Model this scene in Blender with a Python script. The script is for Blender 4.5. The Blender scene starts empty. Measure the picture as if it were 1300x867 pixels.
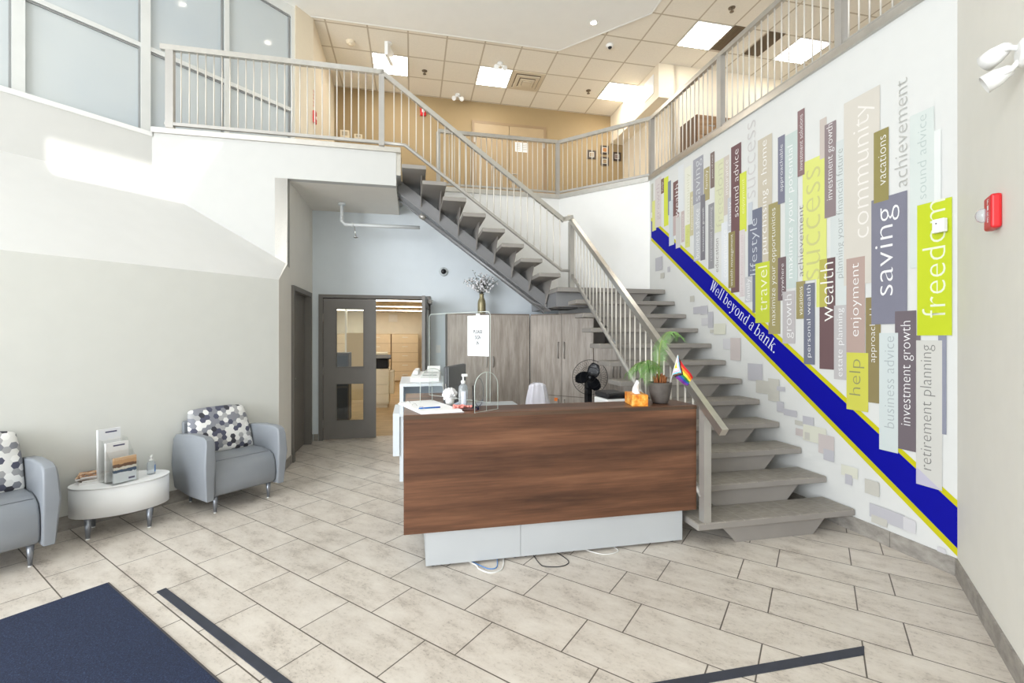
import bpy, bmesh, math, random
from mathutils import Vector, Matrix, noise

random.seed(7)
SC = bpy.context.scene
COL = SC.collection

# ------------------------------------------------------------------ camera
F, X0, Y0, EYE = 581.5, 648.0, 428.5, 1.55
cam_d = bpy.data.cameras.new('camera')
cam = bpy.data.objects.new('camera', cam_d)
COL.objects.link(cam)
cam.location = (0, 0, EYE)
cam.rotation_euler = (math.pi / 2, 0, 0)
cam_d.sensor_width = 36.0
cam_d.lens = F / 1300 * 36.0
cam_d.shift_x = (650 - X0) / 1300
cam_d.shift_y = (Y0 - 433.5) / 1300
cam_d.clip_start = 0.05
SC.camera = cam

# ------------------------------------------------------------------ world, sun, exposure
SC.view_settings.view_transform = 'Standard'
SC.view_settings.look = 'None'
SC.view_settings.gamma = 1.0
SC.view_settings.use_curve_mapping = False
SC.view_settings.exposure = 0.14
W = bpy.data.worlds.new('sky')
SC.world = W
W.use_nodes = True
W.node_tree.nodes['Background'].inputs[0].default_value = (0.90, 0.95, 1.0, 1)
W.node_tree.nodes['Background'].inputs[1].default_value = 1.5

AM = math.radians(12.15)      # frame A: mural wall, stair, desk
AB = math.radians(-34.0)      # frame B: left wall, tiles, right wall
CA = Vector((2.9016, 2.9737, 0))
CB = Vector((-3.216, 4.222, 0))
MA = Matrix.Translation(CA) @ Matrix.Rotation(AM, 4, 'Z')
MBm = Matrix.Translation(CB) @ Matrix.Rotation(AB, 4, 'Z')
MR = Matrix.Translation(CA) @ Matrix.Rotation(AB, 4, 'Z')   # right wall: local y runs along it
DESK_O = Vector((-0.5657, 3.06, 0))
MD = Matrix.Translation(DESK_O) @ Matrix.Rotation(AM, 4, 'Z')
CEIL = 6.37
UPZ = 3.90


def lamp(name, kind, loc, energy, color=(1, 1, 1), target=None, **kw):
    d = bpy.data.lights.new(name, kind)
    d.energy = energy
    d.color = color
    for k, v in kw.items():
        setattr(d, k, v)
    o = bpy.data.objects.new(name, d)
    COL.objects.link(o)
    o.location = loc
    if target is not None:
        o.rotation_euler = (Vector(target) - Vector(loc)).to_track_quat('-Z', 'Y').to_euler()
    return o


# sun through an added, unseen ceiling opening: rises 1.17 per metre towards the right wall
sun_dir = (MBm.to_3x3() @ Vector((1.0, 0.0, 1.17))).normalized()
sun = lamp('sun', 'SUN', (0, 0, 12), 4.0, (1.0, 0.96, 0.90), angle=math.radians(1.2))
sun.rotation_euler = (-sun_dir).to_track_quat('-Z', 'Y').to_euler()
# daylight through the glazed entrance behind the camera
lamp('entrance_daylight', 'AREA', MBm @ Vector((2.4, -9.0, 2.5)), 830, (0.93, 0.97, 1.0), target=MBm @ Vector((2.6, 5, 2.4)),
     shape='RECTANGLE', size=5.4, size_y=4.5)


# ------------------------------------------------------------------ helpers
def lin(c):
    c = c / 255.0
    return c / 12.92 if c <= 0.04045 else ((c + 0.055) / 1.055) ** 2.4


def rgb(r, g, b):
    return (lin(r), lin(g), lin(b), 1)


class G:
    """small node-graph builder"""
    def __init__(self, name):
        self.m = bpy.data.materials.new(name)
        self.m.use_nodes = True
        self.t = self.m.node_tree
        self.b = self.t.nodes['Principled BSDF']
        self.out = self.t.nodes['Material Output']

    def n(self, kind, **kw):
        nd = self.t.nodes.new(kind)
        for k, v in kw.items():
            setattr(nd, k, v)
        return nd

    def l(self, a, b):
        self.t.links.new(a, b)

    def math(self, op, a, b=None):
        nd = self.n('ShaderNodeMath', operation=op)
        for i, v in enumerate((a, b)):
            if v is None:
                continue
            if isinstance(v, (int, float)):
                nd.inputs[i].default_value = v
            else:
                self.l(v, nd.inputs[i])
        return nd.outputs[0]

    def vmath(self, op, a, b=None):
        nd = self.n('ShaderNodeVectorMath', operation=op)
        for i, v in enumerate((a, b)):
            if v is None:
                continue
            if isinstance(v, (tuple, list)):
                nd.inputs[i].default_value = v
            else:
                self.l(v, nd.inputs[i])
        return nd.outputs['Value'] if op == 'DOT_PRODUCT' else nd.outputs['Vector']

    def obj(self):
        return self.n('ShaderNodeTexCoord').outputs['Object']

    def noise(self, vec, scale, detail=3, rough=0.5):
        nd = self.n('ShaderNodeTexNoise')
        self.l(vec, nd.inputs['Vector'])
        nd.inputs['Scale'].default_value = scale
        nd.inputs['Detail'].default_value = detail
        nd.inputs['Roughness'].default_value = rough
        return nd.outputs['Fac']

    def ramp(self, fac, stops, constant=False):
        nd = self.n('ShaderNodeValToRGB')
        if constant:
            nd.color_ramp.interpolation = 'CONSTANT'
        e = nd.color_ramp.elements
        while len(e) < len(stops):
            e.new(0.5)
        for el, (p, c) in zip(e, stops):
            el.position = p
            el.color = c
        self.l(fac, nd.inputs[0])
        return nd.outputs[0]

    def mix(self, fac, a, b, blend='MIX'):
        nd = self.n('ShaderNodeMix', data_type='RGBA', blend_type=blend)
        for idx, v in ((0, fac), (6, a), (7, b)):
            if isinstance(v, (int, float)):
                nd.inputs[idx].default_value = v
            elif isinstance(v, tuple):
                nd.inputs[idx].default_value = v
            else:
                self.l(v, nd.inputs[idx])
        return nd.outputs[2]

    def bump(self, h, strength=0.2, dist=0.01):
        nd = self.n('ShaderNodeBump')
        nd.inputs['Strength'].default_value = strength
        nd.inputs['Distance'].default_value = dist
        self.l(h, nd.inputs['Height'])
        self.l(nd.outputs[0], self.b.inputs['Normal'])


MATS = {}


def mat(name, col, rough=0.5, metal=0.0, var=0.04, vscale=6.0, spec=None, emit=None, estr=0.0, bump=0.0, bscale=80.0):
    """plain procedural material: colour with a soft noise variation"""
    if name in MATS:
        return MATS[name]
    g = G(name)
    o = g.obj()
    c = rgb(*col)
    if var > 0:
        f = g.noise(o, vscale, 2)
        lo = tuple(v * (1 - var) for v in c[:3]) + (1,)
        hi = tuple(min(1, v * (1 + var)) for v in c[:3]) + (1,)
        g.l(g.ramp(f, [(0.3, lo), (0.7, hi)]), g.b.inputs['Base Color'])
    else:
        g.b.inputs['Base Color'].default_value = c
    g.b.inputs['Roughness'].default_value = rough
    g.b.inputs['Metallic'].default_value = metal
    if spec is not None:
        g.b.inputs['Specular IOR Level'].default_value = spec
    if emit:
        g.b.inputs['Emission Color'].default_value = rgb(*emit)
        g.b.inputs['Emission Strength'].default_value = estr
    if bump:
        g.bump(g.noise(o, bscale, 3), bump, 0.004)
    MATS[name] = g.m
    return g.m


class MB:
    """collects shapes in one bmesh"""
    def __init__(self):
        self.bm = bmesh.new()
        self.mi = 0

    def face(self, pts):
        f = self.bm.faces.new([self.bm.verts.new(p) for p in pts])
        f.material_index = self.mi
        return f

    def box(self, x0, x1, y0, y1, z0, z1, M=None, bev=0.0, seg=2):
        vs = [self.bm.verts.new(Vector(p)) for p in
              ((x0, y0, z0), (x1, y0, z0), (x1, y1, z0), (x0, y1, z0), (x0, y0, z1), (x1, y0, z1), (x1, y1, z1), (x0, y1, z1))]
        fs = [self.bm.faces.new([vs[i] for i in q]) for q in
              ((3, 2, 1, 0), (4, 5, 6, 7), (0, 1, 5, 4), (1, 2, 6, 5), (2, 3, 7, 6), (3, 0, 4, 7))]
        for f in fs:
            f.material_index = self.mi
        new = vs
        if bev > 0:
            es = list({e for f in fs for e in f.edges})
            r = bmesh.ops.bevel(self.bm, geom=es, offset=bev, segments=seg, profile=0.5, affect='EDGES')
            new = list({v for f in r['faces'] for v in f.verts} | {v for v in vs if v.is_valid})
        if M is not None:
            bmesh.ops.transform(self.bm, matrix=M, verts=[v for v in new if v.is_valid])
        return self

    def extrude(self, pts, vec):
        """closed prism from a planar outline moved by vec"""
        v = Vector(vec)
        a = [self.bm.verts.new(Vector(p)) for p in pts]
        b = [self.bm.verts.new(Vector(p) + v) for p in pts]
        n = len(pts)
        fs = [self.bm.faces.new(list(reversed(a))), self.bm.faces.new(b)]
        for i in range(n):
            j = (i + 1) % n
            fs.append(self.bm.faces.new([a[i], a[j], b[j], b[i]]))
        for f in fs:
            f.material_index = self.mi
        return self

    def prism(self, poly, z0, z1):
        return self.extrude([(p[0], p[1], z0) for p in poly], (0, 0, z1 - z0))

    def tube(self, pts, r, seg=10, radii=None, closed=False):
        pts = [Vector(p) for p in pts]
        n = len(pts)
        rings = []
        up = None
        for i, p in enumerate(pts):
            if closed:
                t = (pts[(i + 1) % n] - pts[i - 1]).normalized()
            else:
                t = (pts[min(i + 1, n - 1)] - pts[max(i - 1, 0)]).normalized()
            if up is None:
                up = Vector((0, 0, 1)) if abs(t.z) < 0.9 else Vector((1, 0, 0))
            side = t.cross(up)
            if side.length < 1e-6:
                side = t.orthogonal()
            side.normalize()
            up = side.cross(t).normalized()
            rr = radii[i] if radii else r
            rings.append([self.bm.verts.new(p + side * (math.cos(2 * math.pi * k / seg) * rr) + up * (math.sin(2 * math.pi * k / seg) * rr)) for k in range(seg)])
        m = n if closed else n - 1
        for i in range(m):
            a, b = rings[i], rings[(i + 1) % n]
            for k in range(seg):
                f = self.bm.faces.new([a[k], a[(k + 1) % seg], b[(k + 1) % seg], b[k]])
                f.material_index = self.mi
                f.smooth = seg > 4
        if not closed:
            for rg, rev in ((rings[0], True), (rings[-1], False)):
                f = self.bm.faces.new(list(reversed(rg)) if not rev else rg)
                f.material_index = self.mi
        return self

    def bar(self, p0, p1, w, h, up=(0, 0, 1)):
        """rectangular bar from p0 to p1, w wide, h tall"""
        p0, p1 = Vector(p0), Vector(p1)
        t = (p1 - p0).normalized()
        u = Vector(up)
        s = t.cross(u).normalized()
        u = s.cross(t).normalized()
        q = [s * (-w / 2) + u * (-h / 2), s * (w / 2) + u * (-h / 2), s * (w / 2) + u * (h / 2), s * (-w / 2) + u * (h / 2)]
        return self.extrude([p0 + d for d in q], p1 - p0)

    def lathe(self, prof, seg=24, c=(0, 0, 0), M=None):
        c = Vector(c)
        rings = []
        vs = []
        for r, z in prof:
            ring = [self.bm.verts.new(c + Vector((r * math.cos(2 * math.pi * k / seg), r * math.sin(2 * math.pi * k / seg), z))) for k in range(seg)]
            rings.append(ring)
            vs += ring
        for a, b in zip(rings, rings[1:]):
            for k in range(seg):
                f = self.bm.faces.new([a[k], a[(k + 1) % seg], b[(k + 1) % seg], b[k]])
                f.smooth = True
                f.material_index = self.mi
        for ring, rev in ((rings[0], True), (rings[-1], False)):
            f = self.bm.faces.new(list(reversed(ring)) if rev else ring)
            f.material_index = self.mi
        if M is not None:
            bmesh.ops.transform(self.bm, matrix=M, verts=vs)
        return self

    def ball(self, c, rx, ry=None, rz=None, u=14, v=9, M=None):
        ry = rx if ry is None else ry
        rz = rx if rz is None else rz
        prof = [(max(1e-4, math.sin(math.pi * i / v)), -math.cos(math.pi * i / v)) for i in range(v + 1)]
        T = Matrix.Translation(Vector(c)) @ (M or Matrix.Identity(4)) @ Matrix.Diagonal((rx, ry, rz, 1))
        return self.lathe(prof, u, M=T)

    def build(self, name, m, parent=None, M=None, smooth=False, kind=None, label=None, normals=True):
        me = bpy.data.meshes.new(name)
        if normals:
            bmesh.ops.recalc_face_normals(self.bm, faces=self.bm.faces)
        self.bm.to_mesh(me)
        self.bm.free()
        for mm in (m if isinstance(m, (list, tuple)) else [m]):
            me.materials.append(mm)
        if smooth:
            for p in me.polygons:
                p.use_smooth = True
        o = bpy.data.objects.new(name, me)
        COL.objects.link(o)
        if parent is not None:
            o.parent = parent
        elif M is not None:
            o.matrix_world = M
        if kind:
            o['kind'] = kind
        if label:
            o['label'] = label
        return o


def tag(o, label, cat, group=None):
    o['label'] = label
    o['category'] = cat
    if group:
        o['group'] = group
    return o


def root(name, label, cat, M, group=None):
    o = bpy.data.objects.new(name, None)
    o.empty_display_size = 0.1
    COL.objects.link(o)
    o.matrix_world = M
    return tag(o, label, cat, group)


def T(x, y, z=0.0, rz=0.0):
    return Matrix.Translation((x, y, z)) @ Matrix.Rotation(rz, 4, 'Z')


def clone(o, parent=None):
    c = o.copy()
    COL.objects.link(c)
    if parent is not None:
        c.parent = parent
    return c


def clone_tree(r, M):
    c = clone(r)
    c.matrix_world = M
    for ch in list(r.children):
        d = clone(ch, c)
        for g in list(ch.children):
            clone(g, d)
    return c


def smooth_mod(o, lv=1):
    md = o.modifiers.new('subdivision', 'SUBSURF')
    md.levels = lv
    md.render_levels = lv
    return o


def at(x, y, z):
    """point of the place seen at photo pixel (x, y) that lies at height z"""
    d = F * (EYE - z) / (y - Y0)
    return Vector(((x - X0) / F * d, d, z))


def onto(x, y, M, axis):
    """same for a vertical plane: local coordinate `axis` (0=x,1=y) of frame M is zero"""
    Mi = M.inverted()
    o = Mi @ Vector((0, 0, EYE))
    d = Mi.to_3x3() @ Vector(((x - X0) / F, 1, -(y - Y0) / F))
    t = -o[axis] / d[axis]
    return o + d * t


def text_mesh(body, size=1.0, thin=0.0):
    cu = bpy.data.curves.new('lettering', 'FONT')
    cu.body = body
    cu.size = size
    cu.resolution_u = 3
    cu.offset = thin
    ob = bpy.data.objects.new('lettering', cu)
    COL.objects.link(ob)
    dg = bpy.context.evaluated_depsgraph_get()
    dg.update()
    me = bpy.data.meshes.new_from_object(ob.evaluated_get(dg))
    bpy.data.objects.remove(ob)
    bpy.data.curves.remove(cu)
    return me


def lettering(body, m, parent, fn, M=None, name='lettering', thin=-0.014):
    """text mesh mapped by fn(u, v) with u, v in 0..1 over its own bounding box"""
    me = text_mesh(body, 1.0, thin)
    xs = [v.co.x for v in me.vertices]
    ys = [v.co.y for v in me.vertices]
    x0, x1, y0, y1 = min(xs), max(xs), min(ys), max(ys)
    for v in me.vertices:
        v.co = fn((v.co.x - x0) / (x1 - x0), (v.co.y - y0) / (y1 - y0))
    me.materials.clear()
    me.materials.append(m)
    me.name = name
    o = bpy.data.objects.new(name, me)
    COL.objects.link(o)
    if parent is not None:
        o.parent = parent
    elif M is not None:
        o.matrix_world = M
    return o


# ------------------------------------------------------------------ materials
M_white_lit = mat('white_paint_lit', (221, 221, 219), 0.6, var=0.01)  # white paint copy, extra light on the sloped ledge put into its colour
M_white = mat('white_paint', (208, 208, 205), 0.6, var=0.01)
M_left = mat('left_wall_paint', (217, 218, 213), 0.6, var=0.012)
M_right = mat('right_wall_paint', (233, 231, 223), 0.6, var=0.012)
M_hall = mat('hall_paint', (238, 234, 226), 0.65, var=0.012)
M_back = mat('blue_grey_paint', (222, 230, 236), 0.6, var=0.012)
M_tan = mat('tan_paint', (157, 135, 98), 0.65, var=0.015)
M_beige = mat('beige_paint', (230, 218, 196), 0.65, var=0.015)
M_dry = mat('drywall_ceiling', (238, 238, 235), 0.8, var=0.01)
M_steel = mat('stair_steel', (146, 141, 136), 0.5, 0.0, var=0.05, vscale=4)
M_spine = mat('stair_beam_steel', (138, 138, 140), 0.42, 0.15, var=0.05, vscale=3)
M_inox = mat('brushed_stainless', (196, 193, 187), 0.3, 0.9, var=0.05, vscale=14)
M_post = mat('satin_steel', (176, 173, 168), 0.4, 0.5, var=0.04)
M_bar = mat('rail_bar_steel', (214, 209, 200), 0.4, 0.2, var=0.03)
M_frame = mat('door_frame_grey', (120, 116, 112), 0.5, var=0.03)
M_door = mat('door_grey', (124, 120, 116), 0.45, var=0.03)
M_alum = mat('window_aluminium', (222, 224, 222), 0.45, 0.1, var=0.02)
M_gasket = mat('window_gasket_grey', (150, 152, 152), 0.5, 0.2, var=0.02)
M_vinyl = mat('grey_leather', (138, 143, 150), 0.42, var=0.05, vscale=5, bump=0.08, bscale=220)
M_leg = mat('brushed_leg', (150, 155, 164), 0.35, 0.8, var=0.03)
M_glide = mat('clear_glide', (232, 232, 230), 0.3, var=0.02)
M_wlam = mat('white_laminate', (246, 248, 250), 0.35, var=0.01)
M_kick = mat('kick_panel_metal', (200, 205, 210), 0.4, 0.35, var=0.03, vscale=2.0)
M_black = mat('black_plastic', (22, 22, 26), 0.4, var=0.05)
M_blade = mat('fan_blade_plastic', (38, 40, 48), 0.25, var=0.05)
M_dark = mat('dark_grey_plastic', (72, 74, 78), 0.5, var=0.05)
M_red = mat('signal_red', (205, 28, 34), 0.4, var=0.03)
M_wplast = mat('white_plastic', (236, 236, 234), 0.35, var=0.015)
M_cream = mat('cream_plastic', (226, 214, 190), 0.45, var=0.02)
M_paper = mat('white_paper', (244, 244, 244), 0.8, var=0.01)
M_ink = mat('black_ink', (20, 20, 22), 0.8, var=0.02)
M_tape = mat('dark_floor_strip', (52, 56, 68), 0.6, var=0.12, vscale=12)
M_chrome = mat('polished_chrome', (215, 215, 215), 0.12, 1.0, var=0.0)
M_pipe = mat('white_pipe', (228, 232, 234), 0.4, var=0.02)
M_gpipe = mat('grey_pipe', (136, 136, 138), 0.4, 0.4, var=0.04)
M_file = mat('tan_file_metal', (224, 204, 170), 0.5, var=0.03)
M_filed = mat('tan_file_edge', (168, 136, 90), 0.5, var=0.03)
M_ceilroom = mat('room_ceiling', (232, 222, 200), 0.8, var=0.02)
M_roomwall = mat('room_wall', (236, 228, 208), 0.7, var=0.02)
M_lamp = mat('lamp_diffuser', (255, 252, 244), 0.5, var=0.0, emit=(255, 250, 240), estr=18.0)
M_strip = mat('strip_diffuser', (255, 246, 225), 0.5, var=0.0, emit=(255, 247, 232), estr=11.0)
M_bulb = mat('downlight_bulb', (255, 250, 240), 0.5, var=0.0, emit=(255, 244, 225), estr=30.0)
M_leaf = mat('palm_leaf', (112, 156, 82), 0.5, var=0.25, vscale=18)
M_stem = mat('palm_stem', (134, 150, 80), 0.6, var=0.15, vscale=20)
M_trunk = mat('palm_trunk', (150, 92, 52), 0.8, var=0.35, vscale=40, bump=0.5, bscale=90)
M_soil = mat('soil', (62, 46, 38), 0.9, var=0.3, vscale=40, bump=0.6, bscale=60)
M_petal = mat('white_petal', (240, 238, 240), 0.7, var=0.05)
M_eleaf = mat('dull_green_leaf', (92, 104, 84), 0.6, var=0.2, vscale=30)
M_twig = mat('twig', (92, 88, 78), 0.7, var=0.15)
M_brass = mat('bronze_glaze', (150, 140, 108), 0.35, 0.35, var=0.12, vscale=14)
M_blue = mat('pen_blue', (30, 110, 196), 0.35, var=0.02)
M_pink = mat('candy_pink', (238, 150, 140), 0.35, var=0.15, vscale=60)
M_orange = mat('orange_note', (238, 128, 50), 0.7, var=0.02)
M_jacket = mat('pale_lilac_cloth', (226, 224, 234), 0.85, var=0.04, vscale=9)
M_cable = mat('blue_cable', (90, 140, 200), 0.4, var=0.02)
M_cablew = mat('white_cable', (226, 226, 224), 0.4, var=0.02)
M_gel = mat('label_blue', (50, 120, 196), 0.5, var=0.02)
M_copier = mat('copier_cream', (236, 226, 202), 0.5, var=0.02)
M_sign = mat('sign_white', (240, 236, 226), 0.6, var=0.01)
M_dgrille = mat('grille_brown', (118, 100, 78), 0.6, var=0.05)


def m_floor():
    g = G('stone_tile')
    o = g.obj()
    a = math.radians(56)
    u = g.math('SUBTRACT', g.vmath('DOT_PRODUCT', o, (-math.sin(a), math.cos(a), 0)), 0.240)
    v = g.math('SUBTRACT', g.vmath('DOT_PRODUCT', o, (math.cos(a), math.sin(a), 0)), 2.636)
    cmb = g.n('ShaderNodeCombineXYZ')
    g.l(u, cmb.inputs[0]); g.l(v, cmb.inputs[1])
    br = g.n('ShaderNodeTexBrick', offset=0.68, offset_frequency=2, squash=1.0, squash_frequency=2)
    g.l(cmb.outputs[0], br.inputs['Vector'])
    br.inputs['Color1'].default_value = (0.38, 0.38, 0.38, 1)
    br.inputs['Color2'].default_value = (0.62, 0.62, 0.62, 1)
    br.inputs['Mortar'].default_value = (0, 0, 0, 1)
    br.inputs['Scale'].default_value = 1.0
    br.inputs['Mortar Size'].default_value = 0.0036
    br.inputs['Mortar Smooth'].default_value = 0.1
    br.inputs['Bias'].default_value = 0.0
    br.inputs['Brick Width'].default_value = 0.618
    br.inputs['Row Height'].default_value = 0.3115
    st = g.vmath('MULTIPLY', cmb.outputs[0], (1.8, 3.4, 1))
    n1 = g.noise(st, 2.0, 8, 0.72)
    st2 = g.vmath('MULTIPLY', cmb.outputs[0], (15.0, 20.0, 1))
    n2 = g.noise(st2, 3.0, 7, 0.8)
    base = g.ramp(n1, [(0.32, rgb(190, 180, 169)), (0.46, rgb(218, 209, 198)), (0.68, rgb(233, 226, 216))])
    spots = g.ramp(n2, [(0.36, (1, 1, 1, 1)), (0.47, (0, 0, 0, 1))])
    patch = g.ramp(n1, [(0.42, (1, 1, 1, 1)), (0.55, (0.15, 0.15, 0.15, 1))])
    sp = g.math('MULTIPLY', g.math('MULTIPLY', spots, patch), 0.75)
    c = g.mix(sp, base, rgb(140, 130, 120))
    tone = g.mix(1.0, c, g.mix(0.22, (1, 1, 1, 1), br.outputs['Color']), 'MULTIPLY')
    c2 = g.mix(br.outputs['Fac'], tone, rgb(98, 90, 82))
    g.l(c2, g.b.inputs['Base Color'])
    g.b.inputs['Roughness'].default_value = 0.42
    g.b.inputs['Specular IOR Level'].default_value = 0.35
    inv = g.math('SUBTRACT', 1.0, br.outputs['Fac'])
    g.bump(inv, 0.35, 0.003)
    return g.m


M_floor = m_floor()


def m_stone_base():
    g = G('stone_baseboard')
    o = g.obj()
    n = g.noise(g.vmath('MULTIPLY', o, (5, 5, 9)), 2.0, 5, 0.65)
    g.l(g.ramp(n, [(0.3, rgb(126, 121, 115)), (0.55, rgb(154, 149, 142)), (0.75, rgb(168, 163, 156))]), g.b.inputs['Base Color'])
    g.b.inputs['Roughness'].default_value = 0.5
    return g.m


M_sbase = m_stone_base()


def m_wood(name, cols, axis, stretch=14.0, freq=1.3, rough=0.4, fine=0.25, seed=0.0):
    """streaked wood: grain runs along object axis 0=x or 2=z"""
    g = G(name)
    o = g.vmath('ADD', g.obj(), (seed, seed * 0.7, seed * 1.3))
    sc = [stretch, stretch, stretch]
    sc[axis] = 1.0
    n1 = g.noise(g.vmath('MULTIPLY', o, tuple(sc)), freq, 5, 0.6)
    sc2 = [stretch * 9, stretch * 9, stretch * 9]
    sc2[axis] = 4.0
    n2 = g.noise(g.vmath('MULTIPLY', o, tuple(sc2)), freq, 3, 0.5)
    c = g.ramp(n1, [(0.28, rgb(*cols[0])), (0.45, rgb(*cols[1])), (0.58, rgb(*cols[2])), (0.74, rgb(*cols[3]))])
    d = g.ramp(n2, [(0.35, (0.62, 0.62, 0.62, 1)), (0.65, (1, 1, 1, 1))])
    g.l(g.mix(fine * 2, c, d, 'MULTIPLY'), g.b.inputs['Base Color'])
    g.b.inputs['Roughness'].default_value = rough
    g.b.inputs['Specular IOR Level'].default_value = 0.4
    return g.m


M_walnut = m_wood('walnut_laminate', [(62, 41, 31), (94, 63, 46), (114, 78, 57), (136, 96, 71)], 0, 12.0, 0.85, 0.36, 0.2)
M_walnut_edge = m_wood('walnut_edge_band', [(66, 50, 40), (80, 62, 49), (90, 70, 55), (100, 78, 62)], 0, 9.0, 0.95, 0.45, 0.15)
M_ash = m_wood('grey_ash_laminate', [(148, 137, 127), (168, 158, 148), (183, 173, 164), (198, 189, 180)], 2, 9.0, 1.6, 0.5, 0.24)
M_ash_l = M_ash
M_upwood = m_wood('upper_cabinet_wood', [(150, 116, 84), (172, 138, 104), (184, 150, 116), (198, 164, 130)], 0, 9.0, 1.5, 0.45, 0.15)
M_roomfloor = m_wood('room_floor_wood', [(156, 128, 88), (178, 150, 106), (192, 164, 120), (206, 180, 138)], 0, 4.0, 2.0, 0.35, 0.2)


def m_ceiling():
    g = G('ceiling_tile')
    o = g.obj()
    p = g.vmath('ADD', o, (3.83 + 0.30875 + 0.6175 * 20, -6.08 + 0.30875 + 0.6175 * 20, 0))
    br = g.n('ShaderNodeTexBrick', offset=0.0, offset_frequency=2, squash=1.0, squash_frequency=2)
    g.l(p, br.inputs['Vector'])
    for k in ('Color1', 'Color2'):
        br.inputs[k].default_value = rgb(234, 228, 216)
    br.inputs['Mortar'].default_value = rgb(192, 181, 162)
    br.inputs['Scale'].default_value = 1.0
    br.inputs['Mortar Size'].default_value = 0.014
    br.inputs['Mortar Smooth'].default_value = 0.2
    br.inputs['Brick Width'].default_value = 0.6175
    br.inputs['Row Height'].default_value = 0.6175
    n = g.noise(o, 40, 3)
    g.l(g.mix(0.12, br.outputs['Color'], g.ramp(n, [(0.35, (0.75, 0.75, 0.75, 1)), (0.6, (1, 1, 1, 1))]), 'MULTIPLY'), g.b.inputs['Base Color'])
    g.b.inputs['Roughness'].default_value = 0.85
    return g.m


M_tile = m_ceiling()


def m_tread():
    g = G('stair_tread_tile')
    o = g.obj()
    sx = g.n('ShaderNodeSeparateXYZ')
    g.l(o, sx.inputs[0])
    fx = g.math('FRACT', g.math('MULTIPLY', g.math('ADD', sx.outputs[0], 20.0), 1 / 0.165))
    line = g.math('LESS_THAN', fx, 0.03)
    n = g.noise(g.vmath('MULTIPLY', o, (3, 9, 3)), 5.0, 4)
    c = g.ramp(n, [(0.3, rgb(136, 131, 123)), (0.7, rgb(156, 150, 142))])
    g.l(g.mix(line, c, rgb(166, 160, 150)), g.b.inputs['Base Color'])
    g.b.inputs['Roughness'].default_value = 0.55
    return g.m


M_tread = m_tread()


def m_hex():
    g = G('hexagon_fabric')
    o = g.obj()
    sx = g.n('ShaderNodeSeparateXYZ')
    g.l(o, sx.inputs[0])
    cm = g.n('ShaderNodeCombineXYZ')
    g.l(sx.outputs[1], cm.inputs[1]); g.l(sx.outputs[2], cm.inputs[0])
    p = g.vmath('ADD', g.vmath('SCALE', cm.outputs[0]), (40.0, 40.0, 0))
    # scale node keeps its factor on its own socket
    for nd in g.t.nodes:
        if nd.type == 'VECT_MATH' and nd.operation == 'SCALE':
            nd.inputs['Scale'].default_value = 1 / 0.045
    s3 = math.sqrt(3)
    h = (0.5, s3 / 2, 0)
    a = g.vmath('SUBTRACT', g.vmath('MODULO', p, (1, s3, 1)), h)
    b = g.vmath('SUBTRACT', g.vmath('MODULO', g.vmath('SUBTRACT', p, h), (1, s3, 1)), h)
    fl = (1, 1, 0)
    a = g.vmath('MULTIPLY', a, fl)
    b = g.vmath('MULTIPLY', b, fl)
    cmp_ = g.math('LESS_THAN', g.vmath('DOT_PRODUCT', a, a), g.vmath('DOT_PRODUCT', b, b))
    mx = g.n('ShaderNodeMix', data_type='VECTOR')
    g.l(cmp_, mx.inputs[0]); g.l(b, mx.inputs[4]); g.l(a, mx.inputs[5])
    idv = g.vmath('SUBTRACT', g.vmath('MULTIPLY', p, fl), mx.outputs[1])
    rnd = g.vmath('FLOOR', g.vmath('ADD', g.vmath('MULTIPLY', idv, (2, 2 / s3, 0)), (0.5, 0.5, 0)))
    wn = g.n('ShaderNodeTexWhiteNoise', noise_dimensions='2D')
    g.l(rnd, wn.inputs['Vector'])
    # neighbouring hexagons clump, as on the cushion
    nz = g.noise(rnd, 0.35, 2)
    v = g.math('FRACT', g.math('ADD', g.math('MULTIPLY', wn.outputs['Value'], 0.62), g.math('MULTIPLY', nz, 1.1)))
    c = g.ramp(v, [(0.0, rgb(232, 232, 230)), (0.48, rgb(246, 246, 244)), (0.60, rgb(172, 172, 174)), (0.72, rgb(136, 138, 146)), (0.84, rgb(84, 86, 104)), (0.93, rgb(60, 60, 68))], True)
    g.l(c, g.b.inputs['Base Color'])
    g.b.inputs['Roughness'].default_value = 0.85
    return g.m


M_hex = m_hex()


def m_mat():
    g = G('navy_carpet')
    o = g.obj()
    n = g.noise(o, 160, 4, 0.7)
    n2 = g.noise(o, 3, 3)
    c = g.ramp(n, [(0.3, rgb(18, 24, 40)), (0.58, rgb(38, 50, 80)), (0.8, rgb(84, 102, 138))])
    g.l(g.mix(0.25, c, g.ramp(n2, [(0.3, (0.7, 0.7, 0.7, 1)), (0.7, (1, 1, 1, 1))]), 'MULTIPLY'), g.b.inputs['Base Color'])
    g.b.inputs['Roughness'].default_value = 0.95
    g.bump(n, 0.6, 0.004)
    return g.m


M_mat = m_mat()


def m_glass(name, tint, rough=0.02, alpha=0.9):
    """thin clear sheet: mostly straight-through with a mirror film and a slight tint"""
    g = G(name)
    tr = g.n('ShaderNodeBsdfTransparent')
    tr.inputs[0].default_value = tint
    gl = g.n('ShaderNodeBsdfGlossy')
    gl.inputs['Roughness'].default_value = rough
    lw = g.n('ShaderNodeLayerWeight')
    lw.inputs['Blend'].default_value = 0.5
    fac = g.math('ADD', g.math('MULTIPLY', g.math('POWER', lw.outputs['Facing'], 4.0), 0.5), 0.03)
    mx = g.n('ShaderNodeMixShader')
    g.l(fac, mx.inputs[0]); g.l(tr.outputs[0], mx.inputs[1]); g.l(gl.outputs[0], mx.inputs[2])
    g.l(mx.outputs[0], g.out.inputs['Surface'])
    return g.m


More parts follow.
